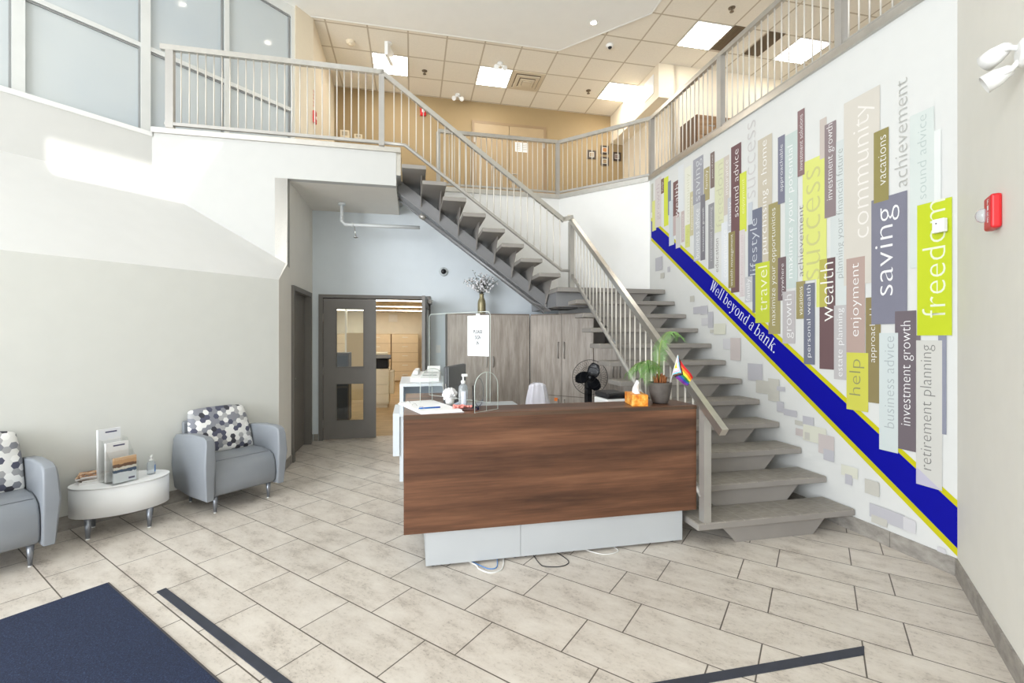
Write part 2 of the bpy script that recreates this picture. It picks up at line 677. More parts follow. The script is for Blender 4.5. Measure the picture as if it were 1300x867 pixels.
M_acryl = m_glass('clear_acrylic', (0.98, 0.985, 0.983, 1))
M_acedge = mat('acrylic_edge', (205, 214, 208), 0.3, var=0.02)
M_pane = m_glass('door_pane_glass', (0.93, 0.97, 0.96, 1))


def m_frost():
    g = G('frosted_office_glass')
    g.b.inputs['Base Color'].default_value = rgb(222, 229, 233)
    g.b.inputs['Roughness'].default_value = 0.09
    g.b.inputs['Specular IOR Level'].default_value = 0.6
    n = g.noise(g.obj(), 0.7, 2)
    g.l(g.ramp(n, [(0.3, rgb(190, 199, 205)), (0.7, rgb(204, 210, 211))]), g.b.inputs['Base Color'])
    return g.m


M_frost = m_frost()


def clearplastic():
    g = G('clear_bottle')
    g.b.inputs['Base Color'].default_value = rgb(236, 242, 246)
    g.b.inputs['Roughness'].default_value = 0.08
    g.b.inputs['Transmission Weight'].default_value = 0.75
    g.b.inputs['IOR'].default_value = 1.2
    return g.m


M_bottle = clearplastic()

# ------------------------------------------------------------------ setting
b = MB(); b.face([(-12, -8, 0), (9, -8, 0), (9, 7.6, 0), (-12, 7.6, 0)])
b.build('floor', M_floor, kind='structure')

# left wall with its sloping ledge and the wall above (frame B)
YN = -5.5
b = MB(); b.extrude([(0, YN, 0), (0, 1.104, 0), (0, 1.104, 2.2), (0, YN, 2.2)], (-0.12, 0, 0))
b.build('wall_left', M_left, M=MBm, kind='structure')
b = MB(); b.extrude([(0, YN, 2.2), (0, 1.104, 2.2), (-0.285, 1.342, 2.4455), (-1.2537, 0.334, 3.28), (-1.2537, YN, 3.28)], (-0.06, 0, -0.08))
b.build('trim_sloped_ledge', M_white_lit, M=MBm, kind='structure')
b = MB(); b.box(-1.45, -1.2537, YN, 0.334, 3.28, 3.83)
b.build('wall_upper_left', M_white, M=MBm, kind='structure')
b = MB(); b.box(-1.45, -1.235, YN, 0.334, 3.83, 3.88, bev=0.004)
b.build('trim_window_sill', M_wplast, M=MBm, kind='structure')

# bulkhead face, hall walls, back wall (frame A)
b = MB()
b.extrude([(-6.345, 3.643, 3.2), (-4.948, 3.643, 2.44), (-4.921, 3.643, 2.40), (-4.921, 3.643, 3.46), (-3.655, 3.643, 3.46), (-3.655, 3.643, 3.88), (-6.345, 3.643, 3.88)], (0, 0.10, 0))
b.build('wall_bulkhead', mat('white_paint_dimmed', (196, 196, 193), 0.6, var=0.01), M=MA, kind='structure')  # white paint copy, colour darkened to offset strong light on this face
b = MB(); b.box(-4.921, -3.655, 3.743, 5.05, 3.46, 3.88)
b.build('ceiling_hall', M_hall, M=MA, kind='structure')
DY0, DY1, DZ = 3.86, 4.83, 2.15
b = MB()
xs = -4.921
for poly in ([(3.273, 0), (DY0, 0), (DY0, DZ), (3.643, DZ), (3.273, DZ)],
             [(3.273, DZ), (3.643, DZ), (3.643, 2.44), (3.273, 2.2)],
             [(3.643, DZ), (5.05, DZ), (5.05, 3.46), (3.643, 3.46)],
             [(DY1, 0), (5.05, 0), (5.05, DZ), (DY1, DZ)]):
    b.extrude([(xs, y, z) for y, z in poly], (-0.14, 0, 0))
b.build('wall_hall', M_hall, M=MA, kind='structure')
OX0, OX1, OZ = -4.77, -3.235, 2.15
b = MB()
yb = 5.05
b.box(-5.06, OX0, yb, yb + 0.14, 0, 3.9)
b.box(OX1, -1.05, yb, yb + 0.14, 0, 2.1)
b.extrude([(OX1, yb, 2.1), (-1.42, yb, 2.1), (OX1, yb, 3.432)], (0, 0.14, 0))
b.extrude([(OX0, yb, OZ), (OX1, yb, OZ), (OX1, yb, 3.432), (-3.60, yb, 3.70), (-3.60, yb, 3.9), (OX0, yb, 3.9)], (0, 0.14, 0))
b.build('wall_back', M_back, M=MA, kind='structure')
b = MB(); b.extrude([(-1.42, yb, 2.1), (-1.05, yb, 2.1), (-1.05, yb, 3.9), (-3.60, yb, 3.9), (-3.60, yb, 3.70)], (0, 0.14, 0))
b.build('wall_back_upper', mat('upper_back_white', (240, 240, 238), 0.6, var=0.01), M=MA, kind='structure')
b = MB(); b.extrude([(-1.05, 5.05, 0), (0.0, 3.93, 0), (0.1, 4.03, 0), (-1.05, 5.19, 0)], (0, 0, 3.9))
b.build('wall_angled', mat('upper_back_white', (240, 240, 238), 0.6, var=0.01), M=MA, kind='structure')
b = MB(); b.box(0, 0.14, 0, 3.93, 0, 3.9)
b.build('wall_mural', mat('mural_wall_white', (213, 214, 212), 0.6, var=0.01), M=MA, kind='structure')
b = MB(); b.box(0, 0.14, -7.0, 0.0, 0, CEIL)
b.build('wall_right', M_right, M=MR, kind='structure')

# upper floor
b = MB(); b.box(-5.1, 1.2, 5.19, 7.2, 3.75, UPZ - 0.01); b.box(0.14, 7.0, -2.0, 5.19, 3.75, UPZ - 0.01)
b.build('floor_upper', mat('upper_floor_carpet', (206, 200, 190), 0.9, var=0.05), M=MA, kind='structure')
b = MB(); b.box(-5.1, 1.2, 7.03, 7.15, UPZ, CEIL + 0.05)
b.build('wall_upper_back', M_tan, M=MA, kind='structure')
b = MB(); b.box(-5.04, -4.92, 5.10, 7.03, UPZ, CEIL + 0.05)
b.extrude([(-5.11, 4.85, UPZ), (-4.92, 5.10, UPZ), (-5.04, 5.10, UPZ), (-5.15, 4.95, UPZ)], (0, 0, CEIL + 0.05 - UPZ))
b.build('wall_upper_hall', M_beige, M=MA, kind='structure')
b = MB(); b.box(1.08, 1.2, 5.03, 7.03, UPZ, CEIL + 0.05); b.box(1.08, 7.0, 5.03, 5.15, UPZ, CEIL + 0.05)
b.box(6.9, 7.0, -2, 5.03, UPZ, CEIL + 0.05)
b.build('wall_upper_right', M_beige, M=MA, kind='structure')
b = MB(); b.box(0.78, 1.08, 5.03, 7.03, 5.78, CEIL + 0.05)
b.build('trim_duct_bulkhead', M_beige, M=MA, kind='structure')
b = MB(); b.face([(-5.2, 4.95, CEIL + 0.012), (-5.2, 7.2, CEIL + 0.012), (7.1, 7.2, CEIL + 0.012), (7.1, -2.5, CEIL + 0.012), (-0.1, -2.5, CEIL + 0.012), (-0.1, 3.85, CEIL + 0.012), (-1.1, 4.95, CEIL + 0.012)])
b.build('ceiling_upper', M_tile, M=MA, kind='structure')
# white drywall ceiling of the atrium, with an unseen opening cut to shape the sun patch
Ai = MA.inverted()
sun_hole_pts = [(1.2, -0.52), (1.2, 0.60), (1.42, 0.86), (1.74, 0.56), (1.72, -0.50)]
hole = [Ai @ (MBm @ Vector((x, y, 0))) for x, y in sun_hole_pts]
hole = [(p.x, p.y) for p in hole]
outer = [(-9.5, -9.0), (-9.5, 5.06), (-4.95, 5.06), (-1.05, 5.06), (0.02, 3.93), (0.02, -0.05), (3.2, -9.0)]
b = MB()
vo = [b.bm.verts.new((x, y, CEIL)) for x, y in outer]
vh = [b.bm.verts.new((x, y, CEIL)) for x, y in hole]
es = [b.bm.edges.new((vo[i], vo[(i + 1) % len(vo)])) for i in range(len(vo))]
es += [b.bm.edges.new((vh[i], vh[(i + 1) % len(vh)])) for i in range(len(vh))]
bmesh.ops.triangle_fill(b.bm, use_beauty=True, use_dissolve=False, edges=es)
b.build('ceiling', M_dry, M=MA, kind='structure')
b = MB()
for p, q in zip(outer[2:5], outer[3:6]):
    b.bar((p[0], p[1], CEIL + 0.002), (q[0], q[1], CEIL + 0.002), 0.02, 0.012)
b.build('trim_ceiling_edge', M_dry, M=MA, kind='structure')

# baseboards of the floor stone
b = MB()
y = YN
while y < 1.10:
    b.box(0, 0.012, y + 0.002, min(y + 0.6, 1.104) - 0.002, 0, 0.115)
    y += 0.6
b.build('baseboard_left', M_sbase, M=MBm, kind='structure')
b = MB()
y = 0.0
while y < 3.9:
    b.box(-0.012, 0, y + 0.002, min(y + 0.42, 3.92) - 0.002, 0, 0.115)
    y += 0.42
b.build('baseboard_mural', M_sbase, M=MA, kind='structure')
b = MB()
y = -6.9
while y < -0.01:
    b.box(-0.012, 0, y + 0.002, min(y + 0.3, 0) - 0.002, 0, 0.115)
    y += 0.3
b.build('baseboard_right', M_sbase, M=MR, kind='structure')
b = MB()
b.box(-4.921, -4.909, 3.28, DY0 - 0.04, 0, 0.1); b.box(-4.921, -4.909, DY1 + 0.06, 5.04, 0, 0.1)
b.box(-4.90, OX0 - 0.07, 5.038, 5.05, 0, 0.1); b.box(OX1 + 0.07, -2.95, 5.038, 5.05, 0, 0.1)
b.build('baseboard_hall', M_sbase, M=MA, kind='structure')

# balcony ledge trims
b = MB(); b.box(-6.345, -3.60, 3.615, 3.72, 3.875, 3.935)
b.box(-3.655, -3.60, 3.66, 5.03, 3.60, 3.935)
b.build('trim_ledge_walkway', M_inox, M=MA, kind='structure')
b = MB()
b.box(-3.60, -1.05, 5.02, 5.12, 3.875, 3.945)
b.extrude([(-1.06, 5.02, 3.875), (-0.03, 3.925, 3.875), (0.06, 4.0, 3.875), (-1.05, 5.12, 3.875)], (0, 0, 0.07))
b.box(-0.03, 0.10, 0.0, 3.93, 3.88, 3.945)
b.build('trim_ledge_balcony', M_inox, M=MA, kind='structure')

# upper office glazing (frame B): panes, mullions
GX = -1.36
m_y = [-2.9, -1.62, -0.70, 0.30, 1.16, 2.06]
b = MB()
for y0, y1 in zip(m_y, m_y[1:]):
    for z0, z1 in ((3.88, 4.84), (4.88, 6.24)):
        b.box(GX - 0.012, GX + 0.0, y0 + 0.02, y1 - 0.02, z0 + 0.01, z1 - 0.005)
b.build('window_1', M_frost, M=MBm, kind='structure')
b = MB()
for i, y in enumerate(m_y):
    w = 0.045 if i < 4 else 0.03
    b.box(GX - 0.03, GX + 0.035, y - w, y + w, 3.88, 6.24)
b.box(GX - 0.03, GX + 0.03, YN, 2.09, 4.835, 4.885)
b.box(GX - 0.03, GX + 0.03, YN, 2.09, 6.22, CEIL)
b.box(GX - 0.03, GX + 0.03, YN, 2.09, 3.86, 3.89)
b.build('trim_window_frame', M_alum, M=MBm, kind='structure')
b = MB()
for y0, y1 in zip(m_y, m_y[1:]):
    for z in (4.828, 6.213):
        b.box(GX, GX + 0.02, y0 + 0.03, y1 - 0.03, z - 0.014, z)
    b.box(GX, GX + 0.02, y1 - 0.062, y1 - 0.045, 3.9, 6.2)
b.build('trim_window_gasket', M_gasket, M=MBm, kind='structure')

# filing room behind the double door
b = MB(); b.face([(-9, 5.19, 0.002), (-1.6, 5.19, 0.002), (-1.6, 14.6, 0.002), (-9, 14.6, 0.002)])
b.build('floor_filing_room', M_roomfloor, M=MA, kind='structure')
b = MB(); b.box(-9, -1.6, 5.19, 14.6, 2.46, 2.52)
b.build('ceiling_filing_room', M_ceilroom, M=MA, kind='structure')
b = MB(); b.box(-9, -1.6, 14.55, 14.65, 0, 2.46); b.box(-9.05, -9, 5.19, 14.6, 0, 2.46); b.box(-1.6, -1.5, 5.19, 14.6, 0, 2.46)
b.build('wall_filing_room', M_roomwall, M=MA, kind='structure')

# ------------------------------------------------------------------ doors
b = MB()
b.box(OX0 - 0.06, OX0, yb - 0.03, yb + 0.14, 0, OZ + 0.05)
b.box(OX1, OX1 + 0.06, yb - 0.03, yb + 0.14, 0, OZ + 0.05)
b.box(OX0, OX1, yb - 0.03, yb + 0.14, OZ, OZ + 0.05)
b.build('trim_door_frame', M_frame, M=MA, kind='structure')


def glazed_leaf(name, M, w, left_hinge=True):
    r = bpy.data.objects.new(name, None)
    COL.objects.link(r)
    r.matrix_world = M
    r['kind'] = 'structure'
    h, th = OZ - 0.01, 0.045
    px0, px1 = 0.17, w - 0.17
    b = MB()
    b.box(0, px0, 0, th, 0.01, h); b.box(px1, w, 0, th, 0.01, h)
    for z0, z1 in ((0.01, 0.27), (0.86, 1.09), (2.0, h)):
        b.box(px0, px1, 0, th, z0, z1)
    b.build('door_panel', M_door, r)
    for z0, z1 in ((0.27, 0.86), (1.09, 2.0)):
        b = MB()
        for yy in (-0.006, th - 0.006):
            b.box(px0, px0 + 0.016, yy, yy + 0.012, z0, z1); b.box(px1 - 0.016, px1, yy, yy + 0.012, z0, z1)
            b.box(px0, px1, yy, yy + 0.012, z0, z0 + 0.016); b.box(px0, px1, yy, yy + 0.012, z1 - 0.016, z1)
        bead = b.build('glazing_bead', M_frame, r)
        b = MB(); b.box(px0, px1, th / 2 - 0.003, th / 2 + 0.003, z0, z1)
        b.build('glass_pane', M_pane, r)
    for z in (0.25, 1.05, 1.85):
        b = MB()
        xh = -0.006 if left_hinge else w + 0.006
        b.tube([(xh, -0.008, z - 0.06), (xh, -0.008, z + 0.06)], 0.009, 8)
        b.build('hinge', M_post, r)
    return r


glazed_leaf('door_1', MA @ T(OX0 + 0.005, yb - 0.01), 0.762)
hx, hy = OX1 - 0.005, yb - 0.035
leaf2 = glazed_leaf('door_2', MA @ T(hx, hy, 0, math.radians(-96.5)), 0.75)
# overhead closer on the open leaf
b = MB(); b.box(0.06, 0.30, 0.045, 0.10, 2.06, 2.12, bev=0.008)
b.build('closer_body', M_post, leaf2)
b = MB(); b.bar((0.10, 0.09, 2.125), (0.03, 0.10, 2.13), 0.02, 0.008)
b.build('closer_arm', M_post, leaf2)

# side door of the hall
r = bpy.data.objects.new('door_3', None); COL.objects.link(r); r.matrix_world = MA; r['kind'] = 'structure'
b = MB()
b.box(-5.0, -4.89, DY0 - 0.045, DY0 + 0.02, 0, DZ + 0.05)
b.box(-5.0, -4.89, DY1 - 0.02, DY1 + 0.045, 0, DZ + 0.05)
b.box(-5.0, -4.89, DY0, DY1, DZ - 0.01, DZ + 0.05)
b.build('door_frame', M_frame, r)
b = MB(); b.box(-5.03, -4.985, DY0 + 0.02, DY1 - 0.02, 0.01, DZ - 0.01)
b.build('door_panel', M_door, r)
b = MB(); b.box(-4.985, -4.98, DY0 + 0.05, DY0 + 0.1, 1.36, 1.46)
b.build('door_label', M_sign, r)
b = MB(); b.tube([(-4.985, DY0 + 0.1, 1.02), (-4.93, DY0 + 0.1, 1.02), (-4.93, DY0 + 0.2, 1.02)], 0.01, 8)
b.build('door_handle', M_post, r)

# upper double door in the tan wall
r = bpy.data.objects.new('door_4', None); COL.objects.link(r); r.matrix_world = MA; r['kind'] = 'structure'
p0 = onto(602, 200, MA @ T(0, 7.03), 1).x
p1 = onto(646, 200, MA @ T(0, 7.03), 1).x
p2 = onto(690, 200, MA @ T(0, 7.03), 1).x
M_tdoor = mat('tan_door', (168, 146, 113), 0.5, var=0.02)
M_tframe = mat('tan_door_frame', (146, 122, 92), 0.5, var=0.02)
b = MB(); b.box(p0 - 0.05, p0, 7.0, 7.03, UPZ, 5.99); b.box(p2, p2 + 0.05, 7.0, 7.03, UPZ, 5.99); b.box(p0, p2, 7.0, 7.03, 5.94, 5.99)
b.build('door_frame', M_tframe, r)
for a0, a1 in ((p0, p1 - 0.004), (p1 + 0.004, p2)):
    b = MB(); b.box(a0, a1, 7.005, 7.03, UPZ, 5.94)
    b.build('door_panel', M_tdoor, r)
for xx in (p0 + 0.0, p2 - 0.0):
    for z in (4.35, 5.6):
        b = MB(); b.box(xx - 0.015, xx + 0.015, 6.99, 7.004, z - 0.06, z + 0.06)
        b.build('hinge', M_post, r)
b = MB(); b.tube([(p1 + 0.05, 7.0, 4.93), (p1 + 0.05, 6.95, 4.93), (p1 + 0.17, 6.95, 4.93)], 0.012, 8)
b.build('door_handle', M_post, r)

# ------------------------------------------------------------------ staircase
NR = 0.185
S1, RUN = 0.69, 0.2555
TL = 1.40
st = root('staircase', 'grey steel staircase with open treads turning at a landing along the mural wall', 'staircase', MA)


def tread_mesh(x0, x1, y0, y1, z, nose):
    b = MB()
    b.mi = 1
    b.box(x0, x1, y0, y1, z - 0.052, z - 0.004, bev=0.004, seg=1)
    b.mi = 0
    b.box(x0 + 0.006, x1 - 0.006, y0 + 0.006, y1 - 0.006, z - 0.006, z)
    return b


def nose(s):
    return NR + NR / RUN * (s - S1)


for n in range(1, 12):
    s = S1 + RUN * (n - 1)
    tread_mesh(-1.414, -0.014, s, s + 0.30, NR * n, 'y').build('tread', [M_tread, M_steel], st)
    zt = NR * n - 0.052
    zb = 0.0 if n == 1 else zt - 0.31
    k = zt - zb
    b = MB(); b.extrude([(-1.19, s + 0.045, zt), (-0.24, s + 0.045, zt), (-0.24 - k * 0.95, s + 0.045, zb), (-1.19 + k * 0.95, s + 0.045, zb)], (0, 0.008, 0))
    b.build('riser_plate', M_steel, st)
LZ = 2.22
b = MB()
b.mi = 1
b.prism([(-1.575, 3.49), (-0.014, 3.49), (-0.014, 3.90), (-1.06, 5.02), (-1.575, 5.02)], LZ - 0.06, LZ - 0.004)
b.mi = 0
b.prism([(-1.569, 3.496), (-0.02, 3.496), (-0.02, 3.89), (-1.065, 5.01), (-1.569, 5.01)], LZ - 0.006, LZ)
b.build('landing', [M_tread, M_steel], st)
zt = LZ - 0.06
b = MB(); b.extrude([(-1.19, 3.54, zt), (-0.24, 3.54, zt), (-0.53, 3.54, zt - 0.31), (-0.90, 3.54, zt - 0.31)], (0, 0.008, 0))
b.build('riser_plate', M_steel, st)
b = MB(); b.box(-1.56, -0.45, 3.62, 3.72, 1.97, LZ - 0.06); b.box(-1.56, -1.46, 3.72, 4.9, 1.97, LZ - 0.06); b.box(-1.56, -1.1, 4.02, 4.44, 1.97, LZ - 0.06)
b.build('landing_frame', M_spine, st)
# lower beam
b = MB()
sb0 = S1 + (0.45 - NR) * RUN / NR
st0 = S1 + (0.275 - NR) * RUN / NR
b.extrude([(-0.89, st0, 0.001), (-0.89, sb0, 0.001), (-0.89, 3.62, nose(3.62) - 0.45), (-0.89, 3.62, nose(3.62) - 0.275)], (0.36, 0, 0))
b.build('carriage_beam', M_spine, st)
# upper flight
UX, URUN = -1.525, 0.2517
for k in range(1, 9):
    xr = UX - URUN * (k - 1)
    z = LZ + NR * k
    tread_mesh(xr - 0.298, xr, 3.52, 4.92, z, 'x').build('tread', [M_tread, M_steel], st)
    zt = z - 0.052
    b = MB(); b.extrude([(xr - 0.05, 3.74, zt), (xr - 0.05, 4.70, zt), (xr - 0.05, 4.41, zt - 0.32), (xr - 0.05, 4.03, zt - 0.32)], (-0.008, 0, 0))
    b.build('riser_plate', M_steel, st)


def unose(x):
    return LZ + NR + (UX - x) * NR / URUN


xa, xb = -1.50, -3.645
b = MB(); b.extrude([(xa, 4.05, unose(xa) - 0.45), (xa, 4.05, unose(xa) - 0.275), (xb, 4.05, unose(xb) - 0.275), (xb, 4.05, unose(xb) - 0.45)], (0, 0.36, 0))
b.build('carriage_beam', M_spine, st)
b = MB()
for yy in (4.065, 4.395):
    b.bar((xa, yy, unose(xa) - 0.455), (xb, yy, unose(xb) - 0.455), 0.07, 0.02)
b.build('beam_flange', M_spine, st)

# ------------------------------------------------------------------ railings
bar_meshes = {}


def baluster(parent, x, y, z0, z1, first={}):
    h = round(z1 - z0, 3)
    if h not in bar_meshes:
        b = MB(); b.tube([(0, 0, 0), (0, 0, h)], 0.0075, 6)
        o = b.build('baluster', M_bar, parent)
        bar_meshes[h] = o
    else:
        o = clone(bar_meshes[h], parent)
    o.location = (x, y, z0)
    return o


RX = -1.345


def rail_z(s):
    return 0.908 + 0.7255 * (s - 0.524)


# lower flight
lr = root('stair_railing', 'stainless handrail of the lower stair flight running from floor to landing', 'railing', MA, 'stair and balcony railings')
b = MB()
b.bar((RX, 0.50, rail_z(0.50)), (RX, 3.70, rail_z(3.70)), 0.052, 0.058)
b.build('handrail', M_inox, lr)
b = MB(); b.tube([(RX, 0.74, rail_z(0.74) - 0.70), (RX, 3.68, rail_z(3.68) - 0.735)], 0.021, 10)
b.build('bottom_rail', M_post, lr)
b = MB(); b.box(RX - 0.018, RX + 0.042, 0.695, 0.755, NR, rail_z(0.73) - 0.02)
b.build('newel_post', M_post, lr)
b = MB(); b.box(RX - 0.034, RX + 0.034, 3.57, 3.64, LZ, rail_z(3.6) - 0.02)
b.build('newel_post', M_post, lr)
for i in range(1, 27):
    s = 0.75 + i * (3.57 - 0.75) / 27
    baluster(lr, RX, s, rail_z(s) - 0.71, rail_z(s) - 0.71 + 0.70)

# upper flight
RY = 3.605


def urail_z(x):
    return 3.145 + 0.721 * (-1.47 - x)


ur = root('stair_railing', 'stainless handrail of the upper stair flight rising left to the walkway', 'railing', MA, 'stair and balcony railings')
b = MB()
b.bar((RX + 0.02, RY, rail_z(3.66)), (-1.47, RY, urail_z(-1.47)), 0.05, 0.055)
b.bar((-1.45, RY, urail_z(-1.45)), (-3.83, RY, 4.846), 0.05, 0.055)
b.build('handrail', M_inox, ur)
b = MB(); b.tube([(RX, RY, 2.455), (-1.485, RY, 2.459), (-3.548, RY, 3.966), (-3.80, RY, 3.972)], 0.021, 10)
b.build('bottom_rail', M_post, ur)
for i in range(1, 26):
    x = -1.42 - i * 2.35 / 26
    zl = 2.459 + (-1.485 - x) * 0.7305 if x > -3.548 else 3.97
    zl = max(zl, 2.459)
    baluster(ur, x, RY, zl, zl + 0.70 if x > -3.5 else urail_z(x) - 0.02)

wr = root('balcony_railing', 'stainless railing along the upper walkway above the hall bulkhead', 'railing', MA, 'stair and balcony railings')
b = MB(); b.bar((-6.24, RY, 4.838), (-3.80, RY, 4.846), 0.05, 0.06)
b.build('handrail', M_inox, wr)
b = MB(); b.bar((-6.2, RY, 3.975), (-3.80, RY, 3.972), 0.035, 0.035)
b.build('bottom_rail', M_post, wr)
for x, w in ((-6.15, 0.04), (-3.83, 0.033)):
    b = MB(); b.box(x - w, x + w, RY - 0.02, RY + 0.04, 3.935, 4.815)
    b.build('newel_post', M_post, wr)
nb = 27
for i in range(1, nb):
    baluster(wr, -6.12 + i * 2.27 / nb, RY, 3.98, 4.815)


def level_rail(name, label, p, q, n, posts, z=(3.945, 4.835)):
    r = root(name, label, 'railing', MA, 'stair and balcony railings')
    p, q = Vector((p[0], p[1], 0)), Vector((q[0], q[1], 0))
    b = MB(); b.bar(p + Vector((0, 0, z[1])), q + Vector((0, 0, z[1])), 0.05, 0.055)
    b.build('handrail', M_inox, r)
    b = MB(); b.bar(p + Vector((0, 0, z[0] + 0.05)), q + Vector((0, 0, z[0] + 0.05)), 0.03, 0.03)
    b.build('bottom_rail', M_post, r)
    for t in posts:
        c = p.lerp(q, t)
        b = MB(); b.box(c.x - 0.032, c.x + 0.032, c.y - 0.032, c.y + 0.032, z[0], z[1] - 0.02)
        b.build('newel_post', M_post, r)
    for i in range(1, n):
        t = i / n
        if any(abs(t - u) * (q - p).length < 0.05 for u in posts):
            continue
        c = p.lerp(q, t)
        baluster(r, c.x, c.y, z[0] + 0.05, z[1] - 0.02)
    return r


level_rail('balcony_railing', 'straight stainless railing on the back balcony in front of the tan double door', (-3.05, 5.07), (-1.07, 5.07), 23, (0.0, 1.0))
level_rail('balcony_railing', 'short angled stainless railing at the balcony corner in front of four small frames', (-1.05, 5.08), (0.05, 3.97), 18, (1.0,))
level_rail('balcony_railing', 'long stainless railing on the balcony edge above the word mural', (0.05, 3.95), (0.05, 0.1), 44, (0.405, 0.80))

# ------------------------------------------------------------------ pipes
r = root('sprinkler_pipe', 'white sprinkler pipe crossing the blue-grey wall under the hall ceiling', 'pipe', MA)
PY = 4.55


def pl(x, y, yy=PY):
    return onto(x, y, MA @ T(0, yy), 1)


a = pl(434, 270); a.z = 3.455
c1 = pl(434, 281); c2 = pl(438, 285); e = pl(533, 289)
V = lambda p: (p.x, PY, p.z)
b = MB(); b.tube([V(a), V(c1), ((c1.x * .3 + c2.x * .7), PY, c2.z + 0.02), V(c2), V(e)], 0.024, 10)
b.build('pipe_run', M_pipe, r)
for p_, q_, rr in ((V(a), (a.x, PY, a.z - 0.03), 0.05), (V(pl(432, 277)), V(pl(435.5, 277)), 0.034), (V(pl(446, 285.4)), V(pl(449, 285.6)), 0.03)):
    b = MB(); b.tube([p_, q_], rr, 12)
    b.build('pipe_fitting', M_pipe, r)
sp = pl(450, 286)
b = MB(); b.tube([V(sp), (sp.x + 0.02, PY - 0.02, sp.z - 0.16)], 0.008, 8); b.lathe([(0.01, 0), (0.036, 0.01), (0.036, 0.016), (0.01, 0.03)], 14, (sp.x + 0.02, PY - 0.02, sp.z - 0.19))
b.build('sprinkler_head', M_chrome, r)
r = root('sprinkler_pipe', 'grey pipe clamped under the sloping stair beam and bending level at the landing', 'pipe', MA)
PG = 4.08
ga = onto(537, 291, MA @ T(0, PG), 1); gb = onto(676, 385, MA @ T(0, PG), 1)
zz = unose(gb.x) - 0.52
b = MB(); b.tube([(ga.x, PG, unose(ga.x) - 0.52), (gb.x, PG, zz), (gb.x + 0.12, PG, zz - 0.05), (-1.16, PG, zz - 0.05)], 0.026, 10)
b.build('pipe_run', M_gpipe, r)
for p_, q_ in (((-1.6, PG, zz - 0.05), (-1.55, PG, zz - 0.05)), ((-1.22, PG, zz - 0.05), (-1.16, PG, zz - 0.05)), ((ga.x - 0.04, PG, unose(ga.x) - 0.50), (ga.x + 0.03, PG, unose(ga.x) - 0.54))):
    b = MB(); b.tube([p_, q_], 0.036, 10)
    b.build('pipe_fitting', M_post, r)
b = MB(); b.tube([(-1.35, PG, zz - 0.05), (-1.35, PG, zz + 0.06)], 0.012, 8); b.lathe([(0.012, 0), (0.04, 0.008), (0.04, 0.014), (0.012, 0.03)], 14, (-1.35, PG, zz + 0.05))
b.build('sprinkler_head', M_chrome, r)

# ------------------------------------------------------------------ reception desk
dk = root('reception_desk', 'walnut fronted reception counter on a pale metal plinth before the stairs', 'reception desk', MD)
b = MB(); b.box(-0.143, 2.005, -0.03, 0.0, 0.255, 1.012)
b.build('front_panel', M_walnut, dk)
b = MB()
b.mi = 1
b.prism([(-0.145, -0.034), (2.007, -0.034), (2.007, 0.28), (0.18, 0.28), (0.18, 1.16), (-0.145, 1.16)], 1.012, 1.036)
b.mi = 0
b.prism([(-0.144, -0.033), (2.006, -0.033), (2.006, 0.279), (0.179, 0.279), (0.179, 1.159), (-0.144, 1.159)], 1.036, 1.041)
b.build('counter_top', [M_walnut, M_walnut_edge], dk)
b = MB(); b.box(-0.143, -0.112, 0.0, 1.15, 0.255, 1.012)
b.build('side_panel', M_walnut_edge, dk)
b = MB(); b.box(1.86, 1.89, 0.0, 0.27, 0.255, 1.012)
b.build('side_panel', M_walnut_edge, dk)
b = MB(); b.box(-0.11, 0.17, 1.12, 1.15, 0.255, 1.012)
b.build('end_panel', M_walnut_edge, dk)
b = MB(); b.box(-0.11, 1.86, 0.0, 0.86, 0.70, 0.73)
b.build('worktop', M_wlam, dk)
for x0, x1 in ((0.0, 0.650), (0.653, 1.907)):
    b = MB(); b.box(x0, x1, 0.0, 0.018, 0.022, 0.255)
    b.build('kick_panel', M_kick, dk)
b = MB(); b.box(0.0, 0.015, 0.018, 0.6, 0.022, 0.255)
b.build('kick_panel', M_kick, dk)
b = MB(); b.box(1.892, 1.907, 0.018, 0.24, 0.022, 0.255)
b.build('kick_panel', M_kick, dk)
for x in (0.05, 0.62, 0.70, 1.85):
    b = MB(); b.lathe([(0.014, 0), (0.014, 0.012), (0.008, 0.014), (0.008, 0.03)], 12, (x, 0.05, 0))
    b.build('levelling_foot', M_black, dk)
for y in (0.58, 1.08):
    b = MB(); b.box(-0.105, -0.085, y - 0.02, y + 0.02, 0.0, 0.7)
    b.build('support_leg', M_post, dk)
Di = MD.inverted()


def on_counter(x, y, z=1.041):
    p = Di @ at(x, y, z)
    return p


# ------------------------------------------------------------------ things on the counter
# binder with sheets
q = [on_counter(x, y) for x, y in ((505, 512.7), (549, 509.7), (589, 523.2), (535, 528.0))]
q = [Vector((p.x, max(p.y, -0.02), 0)) for p in q]
cen = sum(q, Vector()) / 4
bd = root('ring_binder', 'open white ring binder of sign-in sheets lying on the counter left corner', 'binder', MD @ T(cen.x, cen.y, 1.041))
b = MB(); b.extrude([(p.x - cen.x, p.y - cen.y, 0) for p in q], (0, 0, 0.004))
b.build('cover', M_wlam, bd)
b = MB(); b.extrude([((p.x - cen.x) * 0.95, (p.y - cen.y) * 0.95, 0.004) for p in q], (0, 0, 0.012))
b.build('sheets', M_paper, bd)
ax = ((q[0] + q[3]) / 2 - cen) * 0.72
dv = (q[3] - q[0])
for t in (-0.28, 0.0, 0.28):
    c = ax + dv * t
    e = (cen - (q[0] + q[3]) / 2).normalized()
    b = MB(); b.tube([c + e * (0.02 * math.cos(a)) + Vector((0, 0, 0.014 + 0.02 * math.sin(a))) for a in [math.pi * i / 8 for i in range(9)]], 0.002, 6)
    b.build('binder_ring', M_chrome, bd)
pp = on_counter(545, 521.5)
